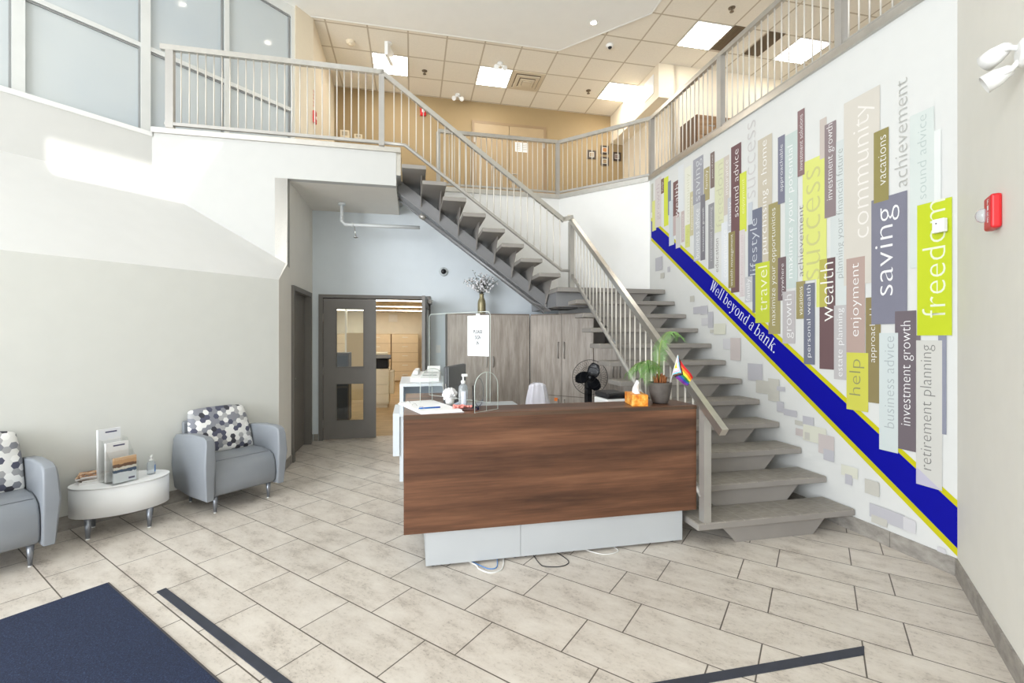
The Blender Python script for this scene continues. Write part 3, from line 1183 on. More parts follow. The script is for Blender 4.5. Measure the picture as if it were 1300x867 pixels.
pn = root('pen', 'blue ballpoint pen lying on the open binder', 'pen', MD @ T(pp.x, max(0.05, pp.y), 1.0625, math.radians(10)))
Rx = Matrix.Rotation(math.pi / 2, 4, 'Y')
b = MB(); b.lathe([(0.002, -0.075), (0.005, -0.06), (0.0055, 0.04)], 10, M=Rx)
b.build('barrel', M_blue, pn)
b = MB(); b.lathe([(0.0058, 0.04), (0.0058, 0.075), (0.003, 0.078)], 10, M=Rx)
b.build('cap', mat('pen_cap', (18, 70, 150), 0.3), pn)

# acrylic sneeze guard
gp = Vector((0.437, 0.005, 0)); gq = Vector((0.043, 0.535, 0))
gd = (gq - gp); gl = gd.length; ga_ = math.atan2(gd.y, gd.x)
sg = root('sneeze_guard', 'clear acrylic sneeze guard on two arched feet standing on the counter', 'acrylic screen', MD @ T(gp.x, gp.y, 1.041, ga_))


def rounded_top(x0, x1, z0, z1, r, n=8):
    pts = [(x0, z0), (x1, z0)]
    pts += [(x1 - r + r * math.cos(a), z1 - r + r * math.sin(a)) for a in [math.pi / 2 * i / n for i in range(n + 1)]]
    pts += [(x0 + r + r * math.cos(a), z1 - r + r * math.sin(a)) for a in [math.pi / 2 + math.pi / 2 * i / n for i in range(n + 1)]]
    return pts


prof = rounded_top(0, gl, 0.06, 0.69, 0.03)
b = MB(); b.extrude([(x, -0.002, z) for x, z in prof], (0, 0.004, 0))
b.build('clear_sheet', M_acryl, sg)
b = MB()
rim = [(x, 0, z) for x, z in prof]
b.tube(rim, 0.0022, 5, closed=True)
b.build('polished_edge', M_acedge, sg)
for xf in (0.035, gl - 0.035):
    arc = [(-0.115, 0.0), (0.115, 0.0)] + [(0.115 * math.cos(a), 0.17 + 0.10 * math.sin(a)) for a in [math.pi * i / 16 for i in range(17)]]
    b = MB(); b.extrude([(xf - 0.003, y, z) for y, z in arc], (0.006, 0, 0))
    f = b.build('arched_foot', M_acryl, sg)
    b = MB(); b.tube([(xf, y, z) for y, z in arc], 0.0026, 5, closed=True); b.tube([(xf, 0, 0), (xf, 0, 0.27)], 0.0022, 5)
    b.build('polished_edge', M_acedge, f)
# sign taped on the sheet
gi = (sg.matrix_world).inverted()
ns = root('notice', 'white paper notice reading please sign in taped on the acrylic screen', 'sign', sg.matrix_world @ T(0, 0, 0))
t0 = onto(621, 430, sg.matrix_world, 1); t1 = onto(594, 430, sg.matrix_world, 1)
zt_ = onto(608, 400.5, sg.matrix_world, 1).z; zb_ = onto(608, 452, sg.matrix_world, 1).z
xa_, xb_ = t0.x, t1.x
b = MB(); b.box(min(xa_, xb_), max(xa_, xb_), 0.0026, 0.0034, zb_, zt_)
b.build('sheet', mat('notice_paper', (228, 230, 232), 0.8, var=0.01), ns)
b = MB(); b.box((xa_ + xb_) / 2 - 0.02, (xa_ + xb_) / 2 + 0.02, 0.0034, 0.0038, zt_ - 0.01, zt_ + 0.015)
b.build('tape', M_acedge, ns)
hh = zt_ - zb_
for i, (wd, ww) in enumerate((('PLEASE', 0.42), ('SIGN', 0.27), ('IN', 0.12))):
    zc = zt_ - hh * (0.40 + 0.14 * i)
    xm = (xa_ + xb_) / 2
    wh = (xb_ - xa_) * ww
    # from the camera side the sheet is read from high x to low x
    lettering(wd, M_ink, ns, lambda u, v, xm=xm, wh=wh, zc=zc: Vector((xm + wh * (0.5 - u), 0.0040, zc + (v - 0.5) * hh * 0.092)), thin=0.02)
# make sure the sheet is on the camera side
cl = gi @ Vector((0, 0, EYE))
if cl.y < 0:
    for o in ns.children:
        for v in o.data.vertices:
            v.co.y = -v.co.y

# hand sanitizer
pos = on_counter(588, 517.5)
sz = root('sanitizer_bottle', 'tall clear pump bottle of hand sanitizer on the wooden counter', 'bottle', MD @ T(pos.x, pos.y, 1.041))


def pump_bottle(sz, h, r, lab):
    b = MB(); b.lathe([(r * 0.96, 0.0), (r, 0.006), (r, h * 0.60), (r * 0.85, h * 0.66), (r * 0.38, h * 0.71), (r * 0.38, h * 0.73)], 20)
    b.build('body', M_bottle, sz)
    b = MB(); b.lathe([(r * 0.48, h * 0.715), (r * 0.48, h * 0.80), (r * 0.2, h * 0.81), (r * 0.16, h * 0.92)], 16)
    b.box(-r * 0.35, r * 0.95, -r * 0.25, r * 0.25, h * 0.92, h * 1.0, bev=r * 0.08)
    b.build('pump', M_wplast, sz)
    b = MB()
    n = 8
    for i in range(n):
        a0, a1 = math.radians(-120 + 60 * i / n), math.radians(-120 + 60 * (i + 1) / n)
        rr = r * 1.012
        b.face([(rr * math.cos(a0), rr * math.sin(a0), h * 0.12), (rr * math.cos(a1), rr * math.sin(a1), h * 0.12), (rr * math.cos(a1), rr * math.sin(a1), h * 0.5), (rr * math.cos(a0), rr * math.sin(a0), h * 0.5)])
    b.build('label', lab, sz)


M_lab = mat('bottle_label', (214, 222, 236), 0.5, var=0.06, vscale=60)
pump_bottle(sz, 0.245, 0.033, M_lab)

# white pom-pom flower bunch in a holder of pens
pos = on_counter(571, 514)
fl = root('flower_pen_holder', 'white artificial flower bunch in a small pot beside the sanitizer', 'flowers', MD @ T(pos.x, pos.y, 1.041))
b = MB(); b.lathe([(0.03, 0), (0.036, 0.05), (0.033, 0.05), (0.03, 0.02)], 18)
b.build('pot', M_wplast, fl)
b = MB()
b.ball((0, 0, 0.075), 0.045)
for i in range(90):
    a = random.uniform(0, 2 * math.pi); e = random.uniform(-0.6, 1.4)
    p = Vector((math.cos(a) * math.cos(e), math.sin(a) * math.cos(e), math.sin(e))) * random.uniform(0.036, 0.050) + Vector((0, 0, 0.075))
    b.ball(p, random.uniform(0.010, 0.015), None, None, 8, 5)
b.build('petals', M_petal, fl)
for dx, dy in ((-0.05, 0.0), (-0.03, -0.01)):
    b = MB(); b.tube([(dx * 0.5, dy, 0.03), (dx * 1.1, dy, 0.16)], 0.0028, 6)
    b.build('pen_stem', M_post, fl)
# tray of pink sweets
pos = on_counter(589, 519)
cd = root('candy_tray', 'dark tray of pink wrapped sweets in front of the sanitizer', 'tray', MD @ T(pos.x - 0.005, pos.y - 0.05, 1.041))
b = MB(); b.box(-0.09, 0.09, -0.04, 0.04, 0, 0.012, bev=0.004)
b.build('tray', mat('brown_tray', (92, 62, 60), 0.5), cd)
b = MB()
for i in range(26):
    b.ball((random.uniform(-0.075, 0.05), random.uniform(-0.025, 0.025), 0.018 + random.random() * 0.014), 0.012, 0.009, 0.009, 8, 5, Matrix.Rotation(random.random() * 3, 4, 'Z'))
o = b.build('wrapped_sweets', M_pink, cd)
o['kind'] = 'stuff'
# pen on a counter stand
pos = on_counter(603, 520)
ps = root('counter_pen', 'black counter pen upright in a small square base with a loop cord', 'pen', MD @ T(pos.x, max(pos.y, 0.05), 1.041))
b = MB(); b.box(-0.026, 0.026, -0.022, 0.022, 0, 0.024, bev=0.004)
b.build('base', M_black, ps)
b = MB(); b.tube([(-0.012, 0, 0.02), (-0.014, 0, 0.17)], 0.0052, 8)
b.build('pen', M_black, ps)
b = MB()
pts = [(0.02 + 0.035 * math.cos(a) - 0.0, 0.03, 0.12 + 0.1 * math.sin(a)) for a in [math.radians(-150 + 300 * i / 24) for i in range(25)]]
b.tube([(0, 0.01, 0.015)] + [(p[0] + 0.01, p[1], p[2]) for p in pts], 0.0022, 6)
b.build('cord', M_dark, ps)

# tissue box
pos = on_counter(806, 511)
tb = root('tissue_box', 'orange patterned tissue box with a white tissue pulled up', 'tissue box', MD @ T(1.585, 0.11, 1.041, math.radians(77)))


def m_tissue():
    g = G('orange_tissue_print')
    n = g.noise(g.obj(), 26, 4, 0.6)
    g.l(g.ramp(n, [(0.32, rgb(196, 92, 18)), (0.5, rgb(232, 150, 44)), (0.66, rgb(244, 196, 108))]), g.b.inputs['Base Color'])
    g.b.inputs['Roughness'].default_value = 0.5
    return g.m


b = MB(); b.box(-0.115, 0.115, -0.06, 0.06, 0, 0.085, bev=0.003)
b.build('carton', m_tissue(), tb)
b = MB()
rows = []
for i in range(9):
    t = i / 8
    ring = []
    for k in range(14):
        a = 2 * math.pi * k / 14
        w = 0.045 * (1 - t) ** 0.7 + 0.006
        ring.append(b.bm.verts.new((w * math.cos(a) + 0.02 * math.sin(5 * t) - 0.02 * t, 0.5 * w * math.sin(a) + 0.006 * math.sin(3 * a), 0.083 + 0.095 * t + 0.01 * math.sin(2 * a) * t)))
    rows.append(ring)
for p, q_ in zip(rows, rows[1:]):
    for k in range(14):
        f = b.bm.faces.new([p[k], p[(k + 1) % 14], q_[(k + 1) % 14], q_[k]]); f.smooth = True
b.build('tissue', M_paper, tb)

# palm in a dark ribbed pot
pm = root('potted_palm', 'small palm in a dark ribbed pot on the counter right end', 'potted plant', MD @ T(1.795, 0.125, 1.041))
prof = []
for i in range(21):
    t = i / 20
    prof.append((0.056 + 0.034 * t ** 0.6 + (0.002 if i % 2 else -0.0012), 0.004 + 0.158 * t))
prof = [(0.05, 0.0)] + prof + [(0.081, 0.163), (0.079, 0.14)]
b = MB(); b.lathe(prof, 36)
b.build('pot', mat('charcoal_pot', (88, 82, 78), 0.65, var=0.12, vscale=26, bump=0.3, bscale=60), pm)
b = MB(); b.lathe([(0.079, 0.138), (0.05, 0.15), (0.01, 0.152)], 24)
b.build('soil', M_soil, pm)
b = MB()
for i in range(16):
    a = i * 2.4; rr = 0.012 + 0.028 * (i / 16)
    b.tube([(rr * math.cos(a), rr * math.sin(a), 0.14), (rr * 1.5 * math.cos(a), rr * 1.5 * math.sin(a), 0.20 + 0.03 * (1 - i / 16))], 0.008, 6, radii=[0.011, 0.004])
b.build('trunk', M_trunk, pm)


def frond(path, n, leaf, droop, wid=0.0040):
    n = int(n * 1.2)
    """path: list of points; leaflets on both sides"""
    pts = [Vector(p) for p in path]
    # catmull-rom resample
    def cr(t):
        k = t * (len(pts) - 1); i = min(int(k), len(pts) - 2); u = k - i
        p0, p1, p2, p3 = pts[max(i - 1, 0)], pts[i], pts[i + 1], pts[min(i + 2, len(pts) - 1)]
        return 0.5 * ((2 * p1) + (p2 - p0) * u + (2 * p0 - 5 * p1 + 4 * p2 - p3) * u * u + (3 * p1 - p0 - 3 * p2 + p3) * u ** 3)
    b = MB()
    b.mi = 1
    sp_ = [cr(i / 24) for i in range(25)]
    b.tube(sp_, 0.003, 6, radii=[0.0042 - 0.003 * i / 24 for i in range(25)])
    b.mi = 0
    for i in range(n):
        t = 0.25 + 0.75 * i / (n - 1)
        c = cr(t); tg = (cr(min(1, t + 0.02)) - cr(t - 0.02)).normalized()
        side = tg.cross(Vector((0, 0, 1)))
        if side.length < 0.05:
            side = Vector((1, 0, 0))
        side.normalize()
        ln = leaf * (0.45 + 0.55 * math.sin(math.pi * min(1, (t - 0.15) * 1.05))) * random.uniform(0.85, 1.1)
        for sgn in (-1, 1):
            d = (side * sgn * 0.85 + tg * 0.55).normalized()
            p1 = c + d * ln * 0.55 + Vector((0, 0, -droop * ln * 0.15))
            p2 = c + d * ln * 0.9 + Vector((0, 0, -droop * ln * 0.75))
            up = d.cross(tg).normalized()
            wv = tg * wid * 0.5
            vs = [c - wv * 0.6, p1 - wv, p2, p1 + wv, c + wv * 0.6]
            f = b.bm.faces.new([b.bm.verts.new(v) for v in vs]); f.material_index = 0
    return b


for path, n, leaf, dr in (
        ([(0, 0, 0.17), (-0.04, -0.01, 0.29), (-0.12, -0.03, 0.335), (-0.21, -0.05, 0.27)], 34, 0.12, 0.9),
        ([(0, 0, 0.17), (-0.03, -0.03, 0.26), (-0.10, -0.06, 0.30), (-0.19, -0.08, 0.215)], 32, 0.11, 1.0),
        ([(0, 0, 0.17), (-0.05, 0.02, 0.26), (-0.14, 0.05, 0.315), (-0.23, 0.06, 0.25)], 32, 0.11, 1.0),
        ([(0, 0, 0.17), (0.0, 0.01, 0.32), (0.02, 0.02, 0.47), (0.09, 0.02, 0.555), (0.17, 0.02, 0.53)], 40, 0.13, 0.8),
        ([(0, 0, 0.17), (0.0, 0.02, 0.28), (0.015, 0.03, 0.40), (0.05, 0.04, 0.48)], 26, 0.08, 0.7)):
    frond(path, n, leaf, dr).build('frond', [M_leaf, M_stem], pm)

# progress flag on a stick
fg = root('pride_flag', 'small rainbow chevron flag on a stick stuck in the palm pot', 'flag', pm.matrix_world @ T(0.062, -0.03, 0.14))
tip = Vector((0.048, -0.04, 0.235))
b = MB(); b.tube([(0, 0, 0), tip], 0.003, 6)
b.build('stick', M_wplast, fg)
cols = [(206, 30, 38), (240, 128, 32), (246, 220, 60), (36, 128, 62), (36, 70, 160), (110, 40, 130), (250, 250, 250), (244, 178, 200), (120, 206, 236), (110, 70, 40), (26, 24, 26), (246, 210, 40)]
fmats = [mat('flag_colour_%s' % 'abcdefghijkl'[i], c, 0.8, var=0.02) for i, c in enumerate(cols)]
NU, NV = 42, 24
h0 = tip * 0.99; h1 = tip * 0.36
fl0 = tip + Vector((0.118, -0.03, -0.175)); fl1 = tip + Vector((0.062, -0.04, -0.235))
b = MB()
gv = [[None] * (NV + 1) for _ in range(NU + 1)]
for i in range(NU + 1):
    for j in range(NV + 1):
        u, v = i / NU, j / NV
        p = (h0 * (1 - v) + h1 * v) * (1 - u) + (fl0 * (1 - v) + fl1 * v) * u
        p = p + Vector((0, 0.016 * math.sin(u * 7 + v * 2.2) * u, -0.012 * math.sin(math.pi * u)))
        gv[i][j] = b.bm.verts.new(p)
for i in range(NU):
    for j in range(NV):
        u, v = (i + 0.5) / NU, (j + 0.5) / NV
        mi = min(5, int(v * 6))
        e = u * 1.5 + abs(v - 0.5)      # chevron distance
        for lim, k in ((0.17, 11), (0.30, 6), (0.40, 7), (0.50, 8), (0.60, 9), (0.70, 10)):
            if e < lim + 0.05:
                mi = k
                break
        f = b.bm.faces.new([gv[i][j], gv[i + 1][j], gv[i + 1][j + 1], gv[i][j + 1]]); f.material_index = mi; f.smooth = True
b.build('cloth', fmats, fg)

# ------------------------------------------------------------------ behind the counter
mn = root('monitor', 'dark computer monitor standing on the desk worktop behind the counter', 'monitor', MD @ T(0.215, 0.58, 0.73, math.radians(66)))
b = MB(); b.box(-0.11, 0.11, -0.09, 0.09, 0, 0.012, bev=0.004)
b.build('base', M_black, mn)
b = MB(); b.box(-0.03, 0.03, -0.015, 0.015, 0.012, 0.34)
b.build('neck', M_black, mn)
b = MB(); b.box(-0.22, 0.22, -0.052, -0.018, 0.30, 0.60, bev=0.008)
b.build('back_shell', mat('monitor_grey', (58, 60, 63), 0.5), mn)
b = MB(); b.box(-0.215, 0.215, -0.058, -0.051, 0.305, 0.595)
b.build('screen', mat('monitor_screen', (66, 68, 72), 0.35), mn)
pr = root('desk_printer', 'small white printer with black top on the worktop right of the desk', 'printer', MD @ T(1.60, 0.60, 0.73, math.radians(5)))
b = MB(); b.box(-0.10, 0.10, -0.12, 0.12, 0, 0.30, bev=0.012)
b.build('body', M_wplast, pr)
b = MB(); b.box(-0.10, 0.10, -0.12, 0.12, 0.301, 0.355, bev=0.02)
b.build('lid', M_black, pr)

# office chair with a jacket over its back
oc = root('office_chair', 'office chair behind the counter, only its back showing', 'chair', MA @ T(-2.14, 2.12, 0, math.radians(186)))
b = MB(); b.box(-0.24, 0.24, -0.24, 0.24, 0.44, 0.53, bev=0.035, seg=3)
b.build('seat', M_black, oc)
b = MB(); b.box(-0.095, 0.095, -0.285, -0.225, 0.60, 1.02, bev=0.028, seg=3)
b.build('backrest', M_black, oc)
b = MB(); b.tube([(0, -0.1, 0.44), (0, -0.30, 0.46), (0, -0.305, 0.75)], 0.02, 8)
b.build('back_bracket', M_black, oc)
b = MB(); b.tube([(0, 0, 0.08), (0, 0, 0.45)], 0.028, 12)
b.build('gas_lift', M_dark, oc)
for k in range(5):
    a = 2 * math.pi * k / 5
    b = MB(); b.tube([(0, 0, 0.1), (0.28 * math.cos(a), 0.28 * math.sin(a), 0.075)], 0.02, 8, radii=[0.026, 0.016])
    lg = b.build('leg', M_black, oc)
    b = MB(); b.tube([(0.28 * math.cos(a) - 0.015 * math.sin(a), 0.28 * math.sin(a) + 0.015 * math.cos(a), 0.028), (0.28 * math.cos(a) + 0.015 * math.sin(a), 0.28 * math.sin(a) - 0.015 * math.cos(a), 0.028)], 0.027, 12)
    b.build('caster', M_black, lg)
jk = root('jacket', 'pale lilac jacket hung over the office chair back', 'jacket', oc.matrix_world @ T(0, -0.255, 0))
b = MB()
NA, NZ = 40, 14
rows = []
for j in range(NZ + 1):
    t = j / NZ
    row = []
    for i in range(NA):
        a = 2 * math.pi * i / NA
        ex = 0.5 if j else 0.5
        wx = 0.085 + 0.055 * min(1, t * 1.6) ** 0.8
        wy = 0.030 + 0.05 * min(1, t * 2.0)
        cx, sx_ = math.cos(a), math.sin(a)
        sg_ = lambda v: math.copysign(abs(v) ** 0.7, v)
        fold = 0.012 * t * math.sin(a * 7 + 2 * t) + 0.007 * math.sin(a * 13 + 5 * t)
        z = 1.075 - 0.50 * t - (0.03 * (abs(cx) ** 2) * (1 - t))
        row.append(b.bm.verts.new((sg_(cx) * (wx + fold), sg_(sx_) * (wy + fold), z)))
    rows.append(row)
top = b.bm.faces.new(rows[0]); top.smooth = True
for p, q_ in zip(rows, rows[1:]):
    for k in range(NA):
        f = b.bm.faces.new([p[k], p[(k + 1) % NA], q_[(k + 1) % NA], q_[k]]); f.smooth = True
b.build('cloth', M_jacket, jk)

# white workstation further back
M_dlam = mat('desk_white_laminate', (222, 229, 235), 0.4, var=0.01)
wd = root('white_desk', 'white workstation with a raised shelf left behind the reception counter', 'desk', MA @ T(-3.66, 2.75))
b = MB(); b.box(0, 1.46, 0, 0.70, 0.70, 0.735)
b.build('worktop', M_dlam, wd)
b = MB(); b.box(0.0, 0.068, 0.0, 0.68, 0.28, 0.70)
b.build('hanging_panel', M_dlam, wd)
b = MB(); b.box(0.07, 0.108, 0.02, 0.68, 0, 0.70); b.box(0.07, 0.108, 0.02, 0.68, 0.735, 1.02)
b.build('leg_panel', M_dlam, wd)
b = MB(); b.box(1.40, 1.43, 0.06, 0.66, 0, 0.70)
b.build('leg_panel', M_dlam, wd)
b = MB(); b.box(0.07, 0.78, 0.02, 1.0, 1.02, 1.05)
b.build('raised_shelf', M_dlam, wd)
b = MB(); b.box(0.75, 0.78, 0.05, 0.68, 0.735, 1.02); b.box(0.095, 0.75, 0.6, 0.63, 0.735, 1.02)
b.build('shelf_support', M_dlam, wd)
ph = root('desk_telephone', 'white fax telephone with handset on the raised white shelf', 'telephone', MA @ T(-3.30, 3.12, 1.05, math.radians(-8)))
b = MB(); b.extrude([(-0.16, -0.14, 0), (-0.16, 0.14, 0), (-0.16, 0.14, 0.10), (-0.16, -0.02, 0.085), (-0.16, -0.14, 0.04)], (0.32, 0, 0))
b.build('body', M_wplast, ph)
b = MB(); b.box(-0.14, -0.075, -0.10, 0.10, 0.0, 0.045, M=Matrix.Translation((0, 0, 0.085)) @ Matrix.Rotation(0.12, 4, 'X'), bev=0.015, seg=3)
b.build('handset', M_wplast, ph)
b = MB(); b.box(-0.03, 0.13, -0.07, 0.05, 0.0, 0.006, M=Matrix.Translation((0, -0.02, 0.075)) @ Matrix.Rotation(0.25, 4, 'X'))
b.build('keypad', mat('keypad_grey', (176, 180, 178), 0.5), ph)
b = MB(); b.extrude([(0.0, 0.10, 0.09), (0.15, 0.10, 0.09), (0.15, 0.16, 0.16), (0.0, 0.16, 0.16)], (0, 0.008, 0.0))
b.build('paper_tray', M_wplast, ph)

# tall storage cabinets
M_cedge = mat('cabinet_edge', (126, 114, 104), 0.5, var=0.04)


def pull(b, x, y, z0, z1):
    b.tube([(x, y, z0), (x, y - 0.028, z0 + 0.004), (x, y - 0.028, z1 - 0.004), (x, y, z1)], 0.007, 8)


def cabinet(label, M, doors, h, d, seam, mid_handles, group='grey wood storage cabinets'):
    r = root('storage_cabinet', label, 'cabinet', M, group)
    w = doors[-1][1]
    b = MB(); b.box(0, w, 0.02, d, 0.06, h); b.box(0.02, w - 0.02, 0.04, d - 0.02, 0, 0.06)
    b.build('body', M_cedge, r)
    for i, (a0, a1) in enumerate(doors):
        parts = ((seam + 0.004, h - 0.02),) if seam < 0.1 else ((0.07, seam - 0.004), (seam + 0.004, h - 0.02))
        for z0, z1 in parts:
            b = MB(); b.box(a0 + 0.003, a1 - 0.003, 0, 0.019, z0, z1)
            dr = b.build('door', M_ash, r)
            hx_ = a1 - 0.05 if i % 2 == 0 else a0 + 0.05
            b = MB()
            if z1 - z0 > 0.7:
                pull(b, hx_, 0.0, mid_handles[0], mid_handles[1])
            else:
                pull(b, hx_, 0.0, z1 - 0.17, z1 - 0.05)
            b.build('handle', M_post, dr)
    return r


cabinet('grey wood two-door cabinet against the blue-grey wall, vase on top', MA @ T(-2.942, 4.60), [(0, 0.64), (0.64, 1.27)], 1.915, 0.44, 0.05, (1.10, 1.26))
cabinet('grey wood cabinet set at an angle under the stair landing', MA @ T(-1.664, 4.60, 0, math.radians(-45)), [(0, 0.543), (0.543, 1.05)], 1.91, 0.44, 0.68, (1.24, 1.48))
cabinet('low grey wood cabinet under the stairs behind the fan', MA @ T(-1.664 + 0.7071 * 1.055, 4.60 - 0.7071 * 1.055, 0, math.radians(-45)), [(0, 0.34), (0.34, 0.68)], 1.45, 0.44, 0.68, (1.0, 1.2))
# sticky note
nt = MB(); nt.box(-0.03, 0.03, -0.004, -0.0025, -0.025, 0.025)
Mn = MA @ T(-1.664, 4.60, 0, math.radians(-45))
pn_ = onto(706, 507, Mn, 1)
o = nt.build('sticky_note', M_orange, M=Mn @ T(pn_.x, 0, pn_.z))
tag(o, 'orange sticky note on the angled grey cabinet', 'note')

# vase of blossom twigs on the cabinet
pv = onto(611.5, 392, MA @ T(0, 4.74), 1)
vs = root('flower_vase', 'bronze vase of white blossom twigs standing on the grey cabinet', 'vase', MA @ T(pv.x, 4.74, 1.915))
b = MB(); b.lathe([(0.058, 0), (0.064, 0.02), (0.064, 0.16), (0.058, 0.20), (0.036, 0.25), (0.033, 0.29), (0.040, 0.31), (0.033, 0.308), (0.02, 0.25)], 24)
b.build('vase', M_brass, vs)
blo = MB(); lea = MB(); twg = MB()
for i in range(24):
    a = random.uniform(0, 2 * math.pi)
    tilt = random.uniform(0.1, 1.05)
    L = random.uniform(0.26, 0.44)
    ex_ = Vector((math.cos(a) * math.sin(tilt), 0.5 * math.sin(a) * math.sin(tilt), math.cos(tilt) * 0.75 + 0.1))
    p0_ = Vector((0, 0, 0.28))
    pts = [p0_ + ex_ * L * t + Vector((0, 0, 0.03 * math.sin(t * 3))) for t in (0, 0.35, 0.7, 1.0)]
    twg.tube(pts, 0.003, 5)
    for k in range(15):
        t = random.uniform(0.3, 1.03)
        c = p0_ + ex_ * L * t + Vector((random.uniform(-1, 1), random.uniform(-1, 1), random.uniform(-1, 1))) * 0.028
        if k < 7:
            blo.ball(c, random.uniform(0.012, 0.020), random.uniform(0.010, 0.016), random.uniform(0.011, 0.019), 7, 5)
        else:
            d = Vector((random.uniform(-1, 1), random.uniform(-1, 1), random.uniform(-0.5, 1))).normalized() * 0.035
            s_ = d.orthogonal().normalized() * 0.008
            lea.face([c, c + d * 0.5 + s_, c + d, c + d * 0.5 - s_])
twg.build('twigs', M_twig, vs)
o = blo.build('blossoms', M_petal, vs); o['kind'] = 'stuff'
o = lea.build('leaves', M_eleaf, vs); o['kind'] = 'stuff'

# pedestal fan under the stairs
fn = root('pedestal_fan', 'black pedestal fan standing under the stairs beside the angled cabinet', 'fan', MA @ T(-1.245, 3.2, 0))
b = MB(); b.lathe([(0.19, 0), (0.19, 0.02), (0.06, 0.05), (0.025, 0.06)], 28)
b.build('base', M_black, fn)
b = MB(); b.tube([(0, 0.05, 0.05), (0, 0.05, 0.95)], 0.016, 10)
b.box(-0.045, 0.045, 0.01, 0.09, 0.62, 0.90, bev=0.02)
b.build('pole', M_black, fn)
FR = Matrix.Translation((-0.005, -0.02, 1.045)) @ Matrix.Rotation(math.radians(-14), 4, 'Z') @ Matrix.Rotation(math.radians(90), 4, 'X')   # local z points to the camera
b = MB(); b.lathe([(0.02, -0.19), (0.06, -0.17), (0.07, -0.10), (0.055, -0.04), (0.02, -0.03)], 20, M=FR)
b.box(-0.04, 0.04, 0.03, 0.10, 0.85, 1.0, bev=0.02)
b.build('motor_housing', M_black, fn)
for k in range(3):
    bl = MB()
    a0 = 2 * math.pi * k / 3 + math.pi / 3 - 0.12
    g_ = []
    for i in range(9):
        t = i / 8
        rr = 0.035 + 0.155 * t
        wv = 0.02 + 0.085 * math.sin(math.pi * min(1, 0.12 + 0.80 * t)) ** 0.8
        row = []
        for j in range(7):
            v = j / 6 - 0.5
            ang = a0 + v * 2 * wv / max(rr, 0.06) * 0.8 + 0.25 * t
            row.append(bl.bm.verts.new(Vector((rr * math.cos(ang), rr * math.sin(ang), 0.006 - v * 0.05))))
        g_.append(row)
    for p, q_ in zip(g_, g_[1:]):
        for j in range(6):
            f = bl.bm.faces.new([p[j], p[j + 1], q_[j + 1], q_[j]]); f.smooth = True
    bmesh.ops.solidify(bl.bm, geom=list(bl.bm.faces), thickness=0.003)
    bmesh.ops.transform(bl.bm, matrix=FR, verts=bl.bm.verts)
    bl.build('blade', M_blade, fn)
b = MB(); b.lathe([(0.001, 0.045), (0.03, 0.04), (0.034, 0.02), (0.034, -0.03)], 18, M=FR)
b.build('hub', M_black, fn)
for sgn in (1, -1):
    b = MB()
    for k in range(40):
        a = 2 * math.pi * k / 40
        pts = []
        for t in (0.0, 0.25, 0.5, 0.75, 0.92, 1.0):
            rr = 0.03 + (0.222 - 0.03) * t
            zz_ = (0.075 if sgn > 0 else 0.07) * math.sqrt(max(0, 1 - t ** 4))
            aa = a + 0.35 * t * sgn
            pts.append(FR @ Vector((rr * math.cos(aa), rr * math.sin(aa), sgn * zz_)))
        b.tube(pts, 0.0011, 4)
    for rr, zc in ((0.222, 0.0), (0.13, 0.068), (0.055, 0.075)):
        b.tube([FR @ Vector((rr * math.cos(2 * math.pi * i / 40), rr * math.sin(2 * math.pi * i / 40), sgn * zc)) for i in range(40)], 0.0035 if rr > 0.2 else 0.002, 6, closed=True)
    if sgn > 0:
        b.lathe([(0.001, 0.078), (0.032, 0.076), (0.032, 0.070), (0.001, 0.068)], 16, M=FR)
    b.build('grille', M_black, fn)

# cables under the desk
def cable(name, label, pts, m, r=0.0035):
    b = MB()
    P = [Vector(p) for p in pts]
    out = []
    for i in range(len(P) - 1):
        for k in range(8):
            u = k / 8
            p0_, p1_, p2_, p3_ = P[max(i - 1, 0)], P[i], P[i + 1], P[min(i + 2, len(P) - 1)]
            out.append(0.5 * ((2 * p1_) + (p2_ - p0_) * u + (2 * p0_ - 5 * p1_ + 4 * p2_ - p3_) * u * u + (3 * p1_ - p0_ - 3 * p2_ + p3_) * u ** 3))
    out.append(P[-1])
    b.tube(out, r, 8)
    o = b.build(name, m)
    return tag(o, label, 'cable')


def fl_pt(x, y, r=0.0036):
    return at(x, y, r)


cable('cable', 'white cable loop poking out under the plinth left part', [MD @ Vector((0.25, 0.1, 0.004))] + [fl_pt(x, y) for x, y in ((604, 717), (608, 722), (622, 727), (635, 724), (639, 717))] + [MD @ Vector((0.55, 0.1, 0.004))], M_cablew, 0.0045)
cable('cable', 'blue cable loop inside the white one under the plinth', [MD @ Vector((0.27, 0.1, 0.004))] + [fl_pt(x, y) for x, y in ((610, 718), (622, 722), (631, 719))] + [MD @ Vector((0.5, 0.1, 0.004))], M_cable)
cable('cable', 'black thin cable looped on the tiles below the plinth middle', [MD @ Vector((0.75, 0.1, 0.004))] + [fl_pt(x, y) for x, y in ((684, 714), (692, 719), (712, 719), (722, 714), (716, 707))] + [MD @ Vector((0.9, 0.1, 0.004))], M_black, 0.003)
cable('cable', 'pale cable bow peeping out under the plinth right part', [MD @ Vector((1.10, 0.1, 0.004))] + [fl_pt(x, y) for x, y in ((757, 702), (772, 703.5), (785, 699))] + [MD @ Vector((1.35, 0.1, 0.004))], M_cablew, 0.003)

# ------------------------------------------------------------------ lounge corner
M_piping = mat('piping_grey', (122, 127, 134), 0.5)


